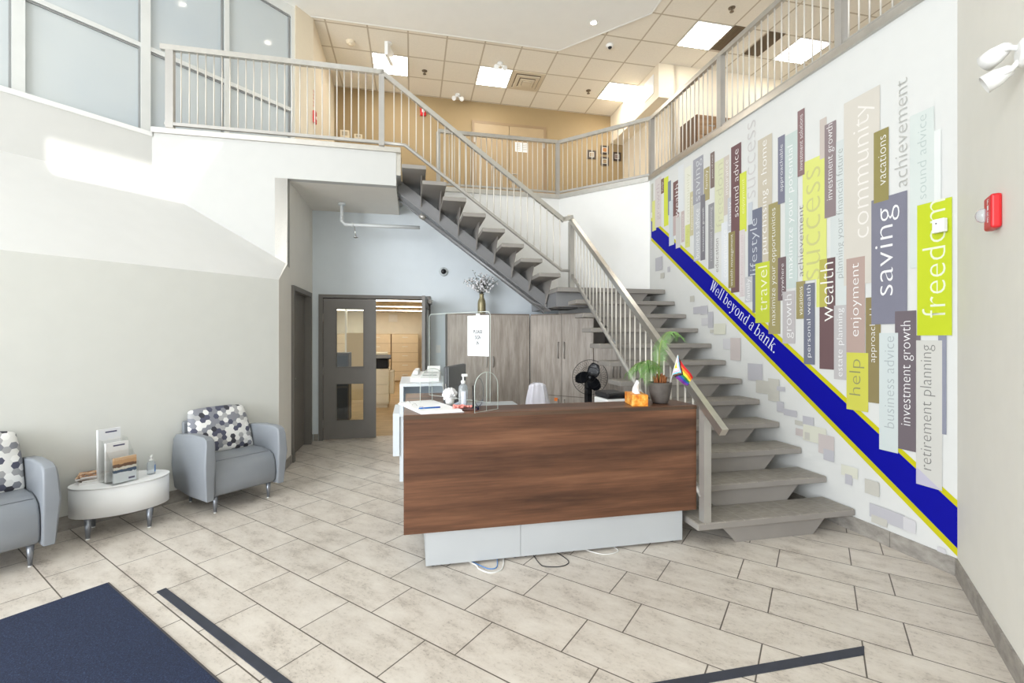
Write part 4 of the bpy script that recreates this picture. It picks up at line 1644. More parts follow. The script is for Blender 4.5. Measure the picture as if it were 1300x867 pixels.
def armchair(M, label):
    r = root('armchair', label, 'armchair', M, 'grey club armchairs')
    # local x forward, y across; centre of the back edge at the origin
    b = MB()
    sec = []
    n = 10
    for i in range(n + 1):       # seat box with waterfall front
        pass
    o = MB()
    pf = [(0.06, 0.155), (0.60, 0.155), (0.635, 0.18), (0.645, 0.26), (0.635, 0.36), (0.60, 0.425), (0.53, 0.455), (0.40, 0.465), (0.06, 0.455)]
    o.extrude([(x, -0.272, z) for x, z in pf], (0, 0.544, 0))
    bmesh.ops.bevel(o.bm, geom=[e for e in o.bm.edges if abs(e.verts[0].co.y - e.verts[1].co.y) < 1e-6], offset=0.018, segments=3, profile=0.5, affect='EDGES')
    M_piping = M_vinyl
    so = o.build('seat', M_vinyl, r, smooth=True)
    so.data.set_sharp_from_angle(angle=math.radians(50))
    p = MB()
    for yy in (-0.0,):
        p.tube([(0.545, -0.255, 0.4515), (0.545, 0.255, 0.4515)], 0.002, 6)
    p.build('seam', M_piping, so)
    for sg_ in (-1, 1):
        a = MB()
        # arm outline seen from the side, thickness bulging outward
        N = 9
        rows = []
        outl = [(0.01, 0.15), (0.0, 0.38), (0.01, 0.62), (0.05, 0.655), (0.35, 0.688), (0.60, 0.688), (0.655, 0.665), (0.672, 0.62), (0.680, 0.45), (0.655, 0.14), (0.30, 0.125)]
        inner = [a.bm.verts.new((x, sg_ * 0.275, z)) for x, z in outl]
        midv = [a.bm.verts.new((x, sg_ * (0.335 + 0.022 * math.sin(math.pi * (z - 0.12) / 0.6)), z)) for x, z in outl]
        cxm, czm = 0.33, 0.42
        outv = [a.bm.verts.new((cxm + (x - cxm) * 0.95, sg_ * (0.345 + 0.026 * math.sin(math.pi * (z - 0.12) / 0.6)), czm + (z - czm) * 0.95)) for x, z in outl]
        L_ = len(outl)
        a.bm.faces.new(inner); a.bm.faces.new(list(reversed(outv)))
        for p_, q_ in ((inner, midv), (midv, outv)):
            for k in range(L_):
                a.bm.faces.new([p_[k], p_[(k + 1) % L_], q_[(k + 1) % L_], q_[k]])
        bmesh.ops.recalc_face_normals(a.bm, faces=a.bm.faces)
        es_ = [e for e in a.bm.edges if all(v in inner for v in e.verts)]
        bmesh.ops.bevel(a.bm, geom=es_, offset=0.016, segments=3, profile=0.5, affect='EDGES')
        ao = a.build('armrest', M_vinyl, r, smooth=True)
        ao.data.set_sharp_from_angle(angle=math.radians(38))
    # back frame and patterned back cushion
    bk = MB(); bk.extrude([(0.0, -0.272, 0.16), (0.07, -0.272, 0.16), (0.03, -0.272, 0.74), (0.0, -0.272, 0.76), (-0.02, -0.272, 0.74)], (0, 0.544, 0))
    bk.build('back_frame', M_vinyl, r)
    c = MB()
    NY, NZ = 16, 12
    front, back = [], []
    for j in range(NZ + 1):
        z = j / NZ
        fr, bkr = [], []
        for i in range(NY + 1):
            y_ = i / NY * 2 - 1
            hw = 0.274 - 0.030 * max(0, z - 0.45) ** 1.4 * 2.0
            zz_ = 0.45 + 0.425 * z - 0.022 * (y_ ** 4) * z
            bul = (1 - abs(y_) ** 4) * (1 - abs(2 * z - 1) ** 4)
            lean = 0.20 - 0.155 * z
            fr.append(c.bm.verts.new((lean + 0.035 + 0.04 * bul, y_ * hw, zz_)))
            bkr.append(c.bm.verts.new((lean - 0.04 + (0 if 0 < j < NZ else 0.02), y_ * hw, zz_)))
        front.append(fr); back.append(bkr)
    for j in range(NZ):
        for i in range(NY):
            c.bm.faces.new([front[j][i], front[j][i + 1], front[j + 1][i + 1], front[j + 1][i]])
            c.bm.faces.new([back[j][i + 1], back[j][i], back[j + 1][i], back[j + 1][i + 1]])
        for i in (0, NY):
            q4 = [front[j][i], front[j + 1][i], back[j + 1][i], back[j][i]]
            c.bm.faces.new(q4 if i == 0 else list(reversed(q4)))
    for j in (0, NZ):
        for i in range(NY):
            q4 = [front[j][i], back[j][i], back[j][i + 1], front[j][i + 1]]
            c.bm.faces.new(q4 if j == 0 else list(reversed(q4)))
    co = c.build('back_cushion', M_hex, r, smooth=True)
    smooth_mod(co, 1)
    for lx, ly in ((0.565, -0.235), (0.565, 0.235), (0.07, -0.235), (0.07, 0.235)):
        g_ = MB(); g_.lathe([(0.011, 0.008), (0.023, 0.165)], 14, (lx, ly, 0))
        lo = g_.build('leg', M_leg, r)
        g_ = MB(); g_.lathe([(0.012, 0.0), (0.012, 0.006), (0.009, 0.009)], 12, (lx, ly, 0))
        g_.build('glide', M_glide, lo)
    return r


ch = armchair(MBm @ T(0.035, 0.43), 'grey leather armchair with hexagon cushion right of the oval table')
c2_ = clone_tree(ch, MBm @ T(0.035, -1.185))
c2_['label'] = 'grey leather armchair cut off at the left edge, left of the oval table'

tbl = root('coffee_table', 'low white oval drum table between the two grey armchairs', 'table', MBm @ T(0.295, -0.375, 0, math.radians(-14)))
b = MB()
seg = 48
AX, AY = 0.215, 0.315
lo_ = [b.bm.verts.new((AX * math.cos(2 * math.pi * k / seg), AY * math.sin(2 * math.pi * k / seg), 0.165)) for k in range(seg)]
hi_ = [b.bm.verts.new((v.co.x, v.co.y, 0.385)) for v in lo_]
b.bm.faces.new(list(reversed(lo_))); b.bm.faces.new(hi_)
for k in range(seg):
    f = b.bm.faces.new([lo_[k], lo_[(k + 1) % seg], hi_[(k + 1) % seg], hi_[k]]); f.smooth = True
b.build('drum', M_wlam, tbl)
b = MB()
lo_ = [b.bm.verts.new((1.012 * AX * math.cos(2 * math.pi * k / seg), 1.008 * AY * math.sin(2 * math.pi * k / seg), 0.385)) for k in range(seg)]
hi_ = [b.bm.verts.new((v.co.x, v.co.y, 0.395)) for v in lo_]
b.bm.faces.new(list(reversed(lo_))); b.bm.faces.new(hi_)
for k in range(seg):
    f = b.bm.faces.new([lo_[k], lo_[(k + 1) % seg], hi_[(k + 1) % seg], hi_[k]]); f.smooth = True
b.build('table_top', M_wlam, tbl)
for lx, ly in ((0.13, -0.20), (0.155, 0.17), (-0.15, -0.17), (-0.13, 0.20)):
    g_ = MB(); g_.lathe([(0.013, 0.008), (0.024, 0.165)], 14, (lx, ly, 0))
    lo2 = g_.build('leg', M_leg, tbl)
    g_ = MB(); g_.lathe([(0.014, 0.0), (0.014, 0.006), (0.01, 0.009)], 12, (lx, ly, 0))
    g_.build('glide', M_glide, lo2)

# on the table
TT = 0.395
Bi = MBm.inverted()


def on_table(x, y):
    p = Bi @ at(x, y, TT)
    return p


p = on_table(167, 606)
b0 = on_table(192, 601.5)
hs = root('sanitizer_bottle', 'short clear pump bottle with blue label on the white oval table', 'bottle', MBm @ T(b0.x, b0.y, TT, math.radians(150)))
pump_bottle(hs, 0.155, 0.029, M_gel)
hp = on_table(161, 612.5)
bh = root('brochure_holder', 'clear acrylic brochure holder with three tiers of leaflets on the oval table', 'brochure holder', MBm @ T(hp.x + 0.0, hp.y - 0.005, TT, math.radians(100)) @ Matrix.Scale(1.42, 4))
# local y points away from the viewer
tiers = [(0.0, 0.0, 0.10), (0.055, 0.0, 0.165), (0.11, 0.0, 0.225)]
b = MB()
b.box(-0.062, 0.062, 0.0, 0.16, 0.0, 0.003)
for i, (dy, dx, h_) in enumerate(tiers):
    b.box(-0.062 + dx, 0.062 + dx, dy, dy + 0.0025, 0.0, 0.11 + 0.062 * i)
for sx_ in (-0.062, 0.0595):
    b.extrude([(sx_, 0, 0), (sx_, 0.16, 0), (sx_, 0.16, 0.24), (sx_, 0.11, 0.235), (sx_, 0.0, 0.10)], (0.0025, 0, 0))
b.build('acrylic_stand', M_acryl, bh)


def m_leaflet(name, stops):
    g = G(name)
    sx__ = g.n('ShaderNodeSeparateXYZ')
    g.l(g.n('ShaderNodeTexCoord').outputs['Generated'], sx__.inputs[0])
    n = g.noise(g.obj(), 45, 4, 0.7)
    v = g.math('ADD', sx__.outputs[2], g.math('MULTIPLY', g.math('SUBTRACT', n, 0.5), 0.16))
    g.l(g.ramp(v, stops, True), g.b.inputs['Base Color'])
    g.b.inputs['Roughness'].default_value = 0.35
    return g.m


WH = rgb(240, 240, 240)
lfm = [m_leaflet('leaflet_town', [(0, rgb(226, 232, 238)), (0.40, rgb(72, 92, 118)), (0.52, rgb(232, 226, 214)), (0.62, rgb(120, 90, 72)), (0.74, rgb(200, 160, 120)), (0.9, rgb(210, 176, 140))]),
       m_leaflet('leaflet_white', [(0, WH), (0.55, rgb(232, 230, 228)), (0.78, WH)]),
       m_leaflet('leaflet_plain', [(0, WH), (0.8, rgb(236, 238, 242))])]
for i, (dy, dx, h_) in enumerate(tiers):
    b = MB(); b.box(-0.054 + dx - 0.002 * i, 0.054 + dx - 0.002 * i, dy + 0.006, dy + 0.020, 0.006, h_ + 0.045 + 0.012 * i,
                    M=Matrix.Translation((-0.004 * i, 0.012 * i, 0)))
    lf = b.build('leaflet_stack', lfm[i], bh, label=('leaflets with a town photo', 'white printed leaflets', 'plain white leaflets')[i])
    if i:
        zt2 = h_ + 0.045 + 0.012 * i
        xm2 = -0.006 * i
        b = MB(); b.box(xm2 - 0.02, xm2 + 0.035, dy + 0.012 * i + 0.0052, dy + 0.012 * i + 0.006, zt2 - 0.022, zt2 - 0.014)
        b.build('printed_heading', mat('leaflet_ink', (92, 92, 120), 0.7), lf)
b = MB(); b.box(0.015, 0.045, 0.0052, 0.006, 0.018, 0.028)
b.build('printed_mark', mat('leaflet_ink', (92, 92, 120), 0.7), bh)

mgp = on_table(130, 609)
M_mags = [m_leaflet('magazine_cover_brown', [(0, rgb(96, 66, 46)), (0.3, rgb(176, 120, 76)), (0.5, rgb(206, 160, 120)), (0.7, rgb(90, 60, 44))]),
          mat('magazine_cover_grey', (150, 132, 116), 0.35, var=0.3, vscale=30), mat('magazine_cover_white', (226, 222, 216), 0.35, var=0.1, vscale=30)]


def m_cover():
    g = G('magazine_cover_photo')
    n = g.noise(g.obj(), 14, 5, 0.6)
    g.l(g.ramp(n, [(0.3, rgb(72, 50, 40)), (0.45, rgb(150, 98, 60)), (0.56, rgb(222, 176, 132)), (0.7, rgb(236, 226, 212))]), g.b.inputs['Base Color'])
    g.b.inputs['Roughness'].default_value = 0.25
    return g.m


covers = [M_mags[2], M_mags[1], m_cover(), m_cover()]
labs = ['bottom white magazine of the pile on the oval table', 'grey magazine second from the bottom of the pile', 'brown magazine second from the top of the pile', 'topmost magazine of the pile with a warm brown cover']
zz = TT
for i in range(4):
    th = (0.018, 0.013, 0.016, 0.012)[i]
    mg = root('magazine', labs[i], 'magazine', MBm @ T(mgp.x + (0.01, 0.0, -0.008, 0.004)[i] - 0.03, mgp.y + (0.0, 0.012, -0.006, 0.008)[i], zz, math.radians((76, 82, 70, 79)[i])), 'magazines on the oval table')
    b = MB(); b.box(-0.135, 0.135, -0.0985, 0.0985, 0.0008, th - 0.0008)
    b.build('pages', M_paper, mg)
    b = MB(); b.box(-0.137, 0.137, -0.10, 0.10, th - 0.0008, th); b.box(-0.137, 0.137, -0.10, 0.10, 0, 0.0008); b.box(-0.137, 0.137, 0.0987, 0.10, 0.0, th)
    b.build('cover', covers[i], mg)
    zz += th + 0.0002

# ------------------------------------------------------------------ floor mats and strips
mt = root('entrance_mat', 'navy carpet entrance mat with a rubber border in the near left corner', 'mat', MBm @ T(1.305, -2.6))
b = MB(); b.box(0, 2.5, 0, 1.88, 0, 0.006, bev=0.002, seg=1)
b.build('rubber_border', mat('mat_rubber', (86, 82, 84), 0.7, var=0.05), mt)
b = MB(); b.box(0.014, 2.486, 0.014, 1.866, 0.006, 0.011)
b.build('carpet_pile', M_mat, mt)
b = MB(); b.box(0, 2.6, 0, 0.05, 0, 0.005, bev=0.0015, seg=1)
o = b.build('floor_strip', M_tape, M=MBm @ T(1.68, -0.595))
tag(o, 'dark strip on the tiles beside the navy mat', 'floor strip', 'dark floor strips')
b = MB(); b.prism([(-1.9, 0), (-0.03, 0), (0.03, 0.05), (-1.9, 0.05)], 0, 0.005)
o = b.build('floor_strip', M_tape, M=MA @ T(-1.275, -0.475))
tag(o, 'dark strip on the tiles near the bottom right, in front of the stairs', 'floor strip', 'dark floor strips')

# ------------------------------------------------------------------ wall fittings, lower level
Mbk = MA @ T(0, 5.05)
p = onto(563, 345, Mbk, 1)
dc = root('dome_camera', 'round grey dome camera on the blue-grey wall above the cabinets', 'camera', MA @ T(p.x, 5.05, p.z) @ Matrix.Rotation(math.pi / 2, 4, 'X'))
b = MB(); b.lathe([(0.072, 0), (0.072, 0.012), (0.058, 0.032), (0.045, 0.034)], 24)
b.build('housing', mat('camera_grey', (196, 202, 204), 0.4), dc)
b = MB(); b.ball((0, 0, 0.034), 0.042, 0.042, 0.03, 18, 10)
b.build('dome', M_black, dc)
p = onto(556.5, 443, Mbk, 1)
ls = root('light_switch', 'white light switch plate on the wall left of the grey cabinet', 'switch', MA @ T(p.x, 5.05, p.z))
b = MB(); b.box(-0.037, 0.037, -0.007, 0, -0.06, 0.06, bev=0.002)
b.build('plate', M_wplast, ls)
b = MB(); b.box(-0.015, 0.015, -0.014, -0.006, -0.03, 0.03, bev=0.002)
b.build('rocker', M_wplast, ls)

# right wall: strobe and emergency light
rs = onto(1268, 269, MR, 0)
sr = root('fire_alarm_strobe', 'red fire alarm with a clear strobe on the right wall', 'fire alarm', MR @ T(0, rs.y, rs.z))
b = MB(); b.box(-0.042, 0, -0.06, 0.06, -0.085, 0.085, bev=0.012, seg=3)
b.build('body', M_red, sr)
b = MB(); b.ball((-0.05, 0.03, -0.005), 0.03, 0.026, 0.036, 16, 10)
b.build('strobe_lens', M_bottle, sr)
for i, chh in enumerate('FIRE'):
    lettering(chh, M_paper, sr, lambda u, v, i=i: Vector((-0.0428, 0.004 - u * 0.022 - 0.01, 0.040 - 0.030 * i + v * 0.024)), thin=0.012)
er = root('emergency_light', 'white twin-head emergency light high on the right wall', 'emergency light', MR @ T(-0.001, -1.235, 2.77))
b = MB(); b.lathe([(0.062, 0), (0.058, 0.025), (0.04, 0.036)], 24, M=Matrix.Rotation(-math.pi / 2, 4, 'Y'))
b.build('base', M_wplast, er)
for dz, yy in ((0.045, 0.065), (-0.062, 0.05)):
    hd = Matrix.Translation((-0.085, yy, dz)) @ Vector((-0.12, 0.13, -0.05) if dz > 0 else (-0.15, 0.03, -0.07)).to_track_quat('Z', 'Y').to_matrix().to_4x4()
    b = MB(); b.tube([(-0.03, 0.0, dz * 0.5), (-0.05, 0.015, dz * 0.9), (-0.075, yy - 0.025, dz)], 0.011, 10)
    arm = b.build('arm', M_wplast, er)
    b = MB(); b.lathe([(0.010, -0.055), (0.025, -0.042), (0.038, 0.0), (0.042, 0.045), (0.038, 0.045), (0.034, 0.02)], 20, M=hd)
    h_ = b.build('lamp_head', M_wplast, er)
    b = MB(); b.lathe([(0.001, 0.026), (0.036, 0.028), (0.0378, 0.033)], 18, M=hd)
    b.build('lens', mat('lens_grey', (188, 186, 178), 0.15, 0.3), h_)
# sensor box on the mural
p0_ = onto(1190, 278, MA, 0); p1_ = onto(1208, 296, MA, 0)
sb = root('sensor_box', 'small white sensor box mounted on the freedom panel of the mural', 'sensor', MA @ T(-0.024, (p0_.y + p1_.y) / 2, (p0_.z + p1_.z) / 2))
b = MB(); b.box(-0.032, 0.0, -0.036, 0.036, -0.045, 0.045, bev=0.004)
b.build('housing', M_wplast, sb)
b = MB(); b.ball((-0.033, 0.01, 0.015), 0.004)
b.build('indicator', M_black, sb)

# ------------------------------------------------------------------ word mural
mural = root('wall_mural', 'printed mural of upright coloured word panels above a blue slogan ribbon', 'mural', MA)
cmat = {}


def cm(c):
    if c not in cmat:
        cmat[c] = mat('mural_%d_%d_%d' % c, tuple(int(v * (0.90 if sum(c) > 600 and max(c) < 236 else 0.94)) for v in c), 0.6, var=0.015, vscale=3, spec=0.15)
    return cmat[c]


def mu(x, y):
    p = onto(x, y, MA, 0)
    return p.y, p.z


LAY = [0]


def panel(xl, xr, yt, yb_, col, name='word_panel'):
    """upright panel between photo columns xl..xr, top/bottom measured on its left side"""
    LAY[0] += 1
    d = -0.0008 - 0.00008 * LAY[0]
    sl, zt_ = mu(xl, yt); _, zb_ = mu(xl, yb_); sr_, _ = mu(xr, yt)
    b = MB(); b.face([(d, sl, zb_), (d, sr_, zb_), (d, sr_, zt_), (d, sl, zt_)])
    return b.build(name, cm(col), mural)


def upword(par, body, col, xl, xr, yt, yb_):
    d = -0.0008 - 0.00008 * LAY[0] - 0.00004
    xm = (xl + xr) / 2
    sl, _ = mu(xl, 300); sr_, _ = mu(xr, 300)
    _, zt_ = mu(xm, yt); _, zb_ = mu(xm, yb_)
    lettering(body, cm(col), par if par is not None else mural, lambda u, v: Vector((d, sr_ + (sl - sr_) * v, zb_ + (zt_ - zb_) * u)))


W_ = (246, 246, 246)
# blue ribbon with yellow edges: straight strips across the wall
def strip(l0, l1, r0, r1, col, name):
    LAY[0] += 1
    d = -0.0008 - 0.00008 * LAY[0]
    pts = [mu(826.8, l1), mu(1217.5, r1), mu(1217.5, r0), mu(826.8, l0)]
    b = MB(); b.face([(d, s, z) for s, z in pts])
    return b.build(name, cm(col), mural)


rib = strip(276.0, 305.4, 637.0, 708.5, (206, 200, 30), 'ribbon_edge')
rib = strip(280.2, 301.4, 646.2, 698.3, (10, 12, 158), 'ribbon')
s0, z0 = mu(900.5, 366.5); s1, z1 = mu(983.5, 449.5)
dr_, dz_ = s0 - s1, z1 - z0
Lr = math.hypot(dr_, dz_)
er_ = Vector((dr_ / Lr, dz_ / Lr)); up_ = Vector((-er_.y, er_.x))
SLOGAN = (s0, z0, Lr, er_, up_)
d_s = -0.0008 - 0.00008 * LAY[0] - 0.00004

PANELS = [
    # xl, xr, ytop, ybottom, colour, word, word colour, word xl, xr, ytop, ybottom
    (826.8, 829.5, 234, 270, (196, 196, 180), None),
    (828, 833, 256, 294, (226, 228, 142), None),
    (831.7, 839.8, 228.5, 290, (228, 220, 218), 'growth', (196, 180, 186), 833.2, 838.8, 234, 279),
    (843, 848.7, 226.5, 288, (220, 228, 80), None),
    (839.3, 843, 228, 246.6, (132, 108, 100), 'help', W_, 840.2, 842.3, 231, 242),
    (848, 852, 231, 273.7, (136, 146, 160), None),
    (849.5, 856, 256, 312.5, (218, 226, 230), None),
    (854.6, 862.4, 232, 300, (196, 178, 176), None),
    (854.6, 862.4, 232, 275, (128, 98, 96), 'wealth', W_, 856.8, 861.6, 234, 276),
    (858, 864, 277, 315.7, (220, 218, 216), None),
    (861, 868, 212, 270, (230, 234, 236), None),
    (869.7, 877.7, 214, 287, (236, 236, 222), 'community', (222, 222, 200), 871.5, 876.5, 220, 282),
    (865, 869, 269, 308, (214, 198, 196), 'enjoyment', W_, 866, 868.4, 272, 304),
    (876, 880.5, 244.6, 300, (206, 198, 164), 'convenience', W_, 877, 879.6, 250, 292),
    (870, 876, 286.6, 315, (226, 230, 146), 'help', (200, 204, 120), 871.2, 875, 291, 308),
    (880, 893, 204, 261, (168, 168, 176), 'saving', (228, 230, 234), 882, 891.6, 203, 255),
    (893.8, 901, 214.8, 256, (178, 168, 126), 'family', W_, 895.4, 899.6, 216, 240),
    (881, 889, 261, 332, (206, 208, 213), 'business advice', W_, 882.6, 887.8, 265.5, 328),
    (889.5, 895.5, 248.7, 331, (132, 130, 138), 'investment growth', W_, 891.6, 894.6, 264, 319),
    (902, 907.3, 195, 239.7, (138, 122, 116), 'peace of mind', W_, 903.6, 906, 197, 226),
    (899.5, 906.8, 260, 342, (156, 155, 158), 'retirement planning', (224, 224, 226), 901.2, 905.4, 263, 331),
    (907.7, 919, 206.5, 296, (230, 233, 198), 'freedom', (204, 204, 178), 909.6, 917.8, 208, 288.5),
    (919, 926, 200, 274, (220, 210, 202), 'insurance', W_, 920.8, 924.8, 203.5, 247),
    (907.5, 907.6, 300, 300.2, (240, 240, 240), 'education', (146, 140, 136), 908, 912.4, 303, 345.5),
    (916, 925, 283.7, 359, (230, 233, 238), 'convenience', W_, 917.5, 923.5, 292, 352),
    (924, 930, 252, 294, (214, 216, 222), 'family', W_, 925, 929.5, 256, 287),
    (928.4, 941.3, 187.6, 372, (122, 94, 96), 'sound advice', (244, 240, 240), 931.6, 937.8, 190, 275.7),
    (925, 933.5, 295.7, 366, (152, 140, 96), 'wealth management', W_, 927.4, 931.6, 297.5, 363),
    (939.4, 948, 221, 296, (218, 226, 90), 'enjoyment', (240, 242, 190), 942, 946.4, 227, 271),
    (939, 946, 293, 377, (230, 222, 222), 'plan for financial success', (206, 186, 190), 940.5, 944.5, 298, 376),
    (948.9, 949, 250, 250.2, (240, 240, 240), 'success', (224, 221, 219), 949.3, 959.5, 153.8, 251.7),
    (950, 955.7, 258, 288, (214, 219, 226), None),
    (962.5, 980.6, 178.8, 335, (216, 207, 189), 'purchasing a home', W_, 966.6, 976, 178, 322.5),
    (955.5, 968, 267, 353, (122, 126, 144), None),
    (950, 962, 286, 354, (122, 126, 144), 'lifestyle', (222, 226, 234), 952.5, 964.5, 277.5, 348.7),
    (946, 955.7, 352, 384, (212, 212, 214), 'family', W_, 947.5, 954, 354, 382),
    (955.7, 959.6, 353, 397, (122, 126, 144), None),
    (976, 991, 260, 424, (168, 158, 112), 'maximize your opportunities', W_, 979.4, 986.6, 264, 413),
    (959.4, 977.5, 335, 410, (204, 214, 74), 'travel', (246, 248, 220), 963, 974.4, 338, 395),
    (997, 1013, 173, 367, (214, 226, 223), 'maximize your potential', W_, 1000, 1009, 184.5, 353),
    (988, 997, 175, 260, (134, 134, 150), 'approachable', W_, 990.2, 995.4, 183.5, 243),
    (988, 998.5, 327.6, 382, (124, 107, 110), 'anywhere', W_, 991.6, 996.8, 334.6, 376),
    (994, 1010, 370.6, 436, (194, 189, 190), 'growth', (240, 240, 240), 996.6, 1008.4, 374, 429.5),
    (1019.5, 1050, 207, 357, (225, 229, 134), None),
    (1037, 1050, 203.5, 390, (225, 229, 134), None),
    (1019.5, 1019.6, 300, 300.2, (225, 229, 134), 'success', (206, 206, 140), 1024, 1042, 213, 355),
    (1013, 1022, 142, 225, (148, 122, 123), 'investment solutions', W_, 1015, 1019.6, 145.7, 216.4),
    (1013.5, 1013.6, 300, 300.2, (240, 240, 240), 'achievement', (138, 134, 132), 1013.8, 1020.6, 261, 351),
    (1011.4, 1022.8, 358, 405, (162, 152, 106), 'vacations', W_, 1014.8, 1019.4, 363.8, 400),
    (1021, 1035, 360.5, 462, (122, 125, 141), 'personal wealth', W_, 1024.6, 1031.2, 362, 453.5),
    (1041.3, 1050, 152.5, 203, (216, 205, 197), None),
    (1055, 1076, 184, 390, (225, 231, 229), 'planning your financial future', (160, 165, 164), 1062.4, 1073, 189, 353),
    (1047.4, 1062, 159.5, 277.7, (150, 137, 139), 'investment growth', W_, 1050, 1060, 157, 253.3),
    (1041, 1061.2, 330, 468, (118, 94, 96), None),
    (1041, 1050.6, 330, 390, (190, 184, 98), 'wealth', (250, 250, 246), 1042, 1058.6, 333.7, 408),
    (1059.4, 1077, 388, 481, (204, 201, 202), 'estate planning', (246, 246, 246), 1063, 1072.6, 391, 477.8),
    (1072, 1117.8, 132, 363, (227, 222, 212), 'community', (240, 236, 230), 1084, 1111, 130.7, 301.5),
    (1075.2, 1098.8, 329, 450, (188, 165, 157), 'enjoyment', W_, 1081, 1094.4, 334, 427),
    (1099.8, 1118.8, 378, 510, (146, 134, 94), 'approachable', W_, 1104.6, 1114, 384.5, 460),
    (1075.4, 1103, 447.3, 519, (212, 210, 92), 'help', (152, 152, 108), 1079, 1098, 456, 502),
    (1107, 1152.5, 255, 412, (134, 134, 148), 'saving', (248, 248, 248), 1112, 1142.6, 262.6, 375),
    (1110, 1129, 169, 258.8, (154, 144, 94), 'vacations', W_, 1115.8, 1125.6, 172.5, 235),
    (1135.9, 1136, 300, 300.2, (240, 240, 240), 'achievement', (190, 190, 186), 1136.4, 1152.6, 101.5, 237.7),
    (1137, 1164, 395.4, 470, (118, 108, 114), None),
    (1140.8, 1163.6, 400, 569, (118, 108, 114), 'investment growth', W_, 1144, 1161, 407.5, 540),
    (1164, 1169.5, 426, 445, (128, 120, 124), None),
    (1117, 1141, 422.7, 570, (222, 230, 231), 'business advice', (174, 184, 187), 1123.4, 1136, 427, 543),
    (1185.5, 1195.6, 167, 340, (233, 237, 235), None),
    (1156, 1186.8, 148, 341, (226, 234, 231), 'sound advice', (194, 207, 205), 1165.6, 1177, 146.4, 253),
    (1192, 1202.5, 422.7, 550, (148, 150, 166), None),
    (1165.2, 1209.6, 261.3, 425.8, (200, 214, 52), 'freedom', (236, 242, 214), 1171.6, 1201.4, 255, 403),
    (1164, 1197, 432, 613.6, (222, 220, 215), 'retirement planning', (128, 128, 126), 1169, 1188.4, 437.7, 596.5),
]
for P_ in PANELS:
    xl, xr, yt, yb_, col, word = P_[:6]
    if xr - xl < 0.5:
        LAY[0] += 1
        upword(None, word, P_[6], *P_[7:11])
        continue
    po = panel(xl, xr, yt, yb_, col)
    if word:
        upword(po, word, P_[6], *P_[7:11])
# lavender tint where the last panel crosses the ribbon
LAY[0] += 1
d = -0.0008 - 0.00008 * LAY[0]
b = MB(); b.face([(d,) + mu(*p) for p in ((1164, 592), (1164, 613.6), (1197, 622), (1192, 619))])
b.build('word_panel', cm((206, 203, 222)), mural)
# slogan
me_d = -0.0008 - 0.00008 * (LAY[0] + 1)


def slogan(u, v):
    """u along the ribbon in metres, v above the baseline in metres"""
    s0_, z0_, L_, e_, n_ = SLOGAN
    r_ = e_ * u + n_ * v
    return Vector((d_s, s0_ - r_.x, z0_ + r_.y))


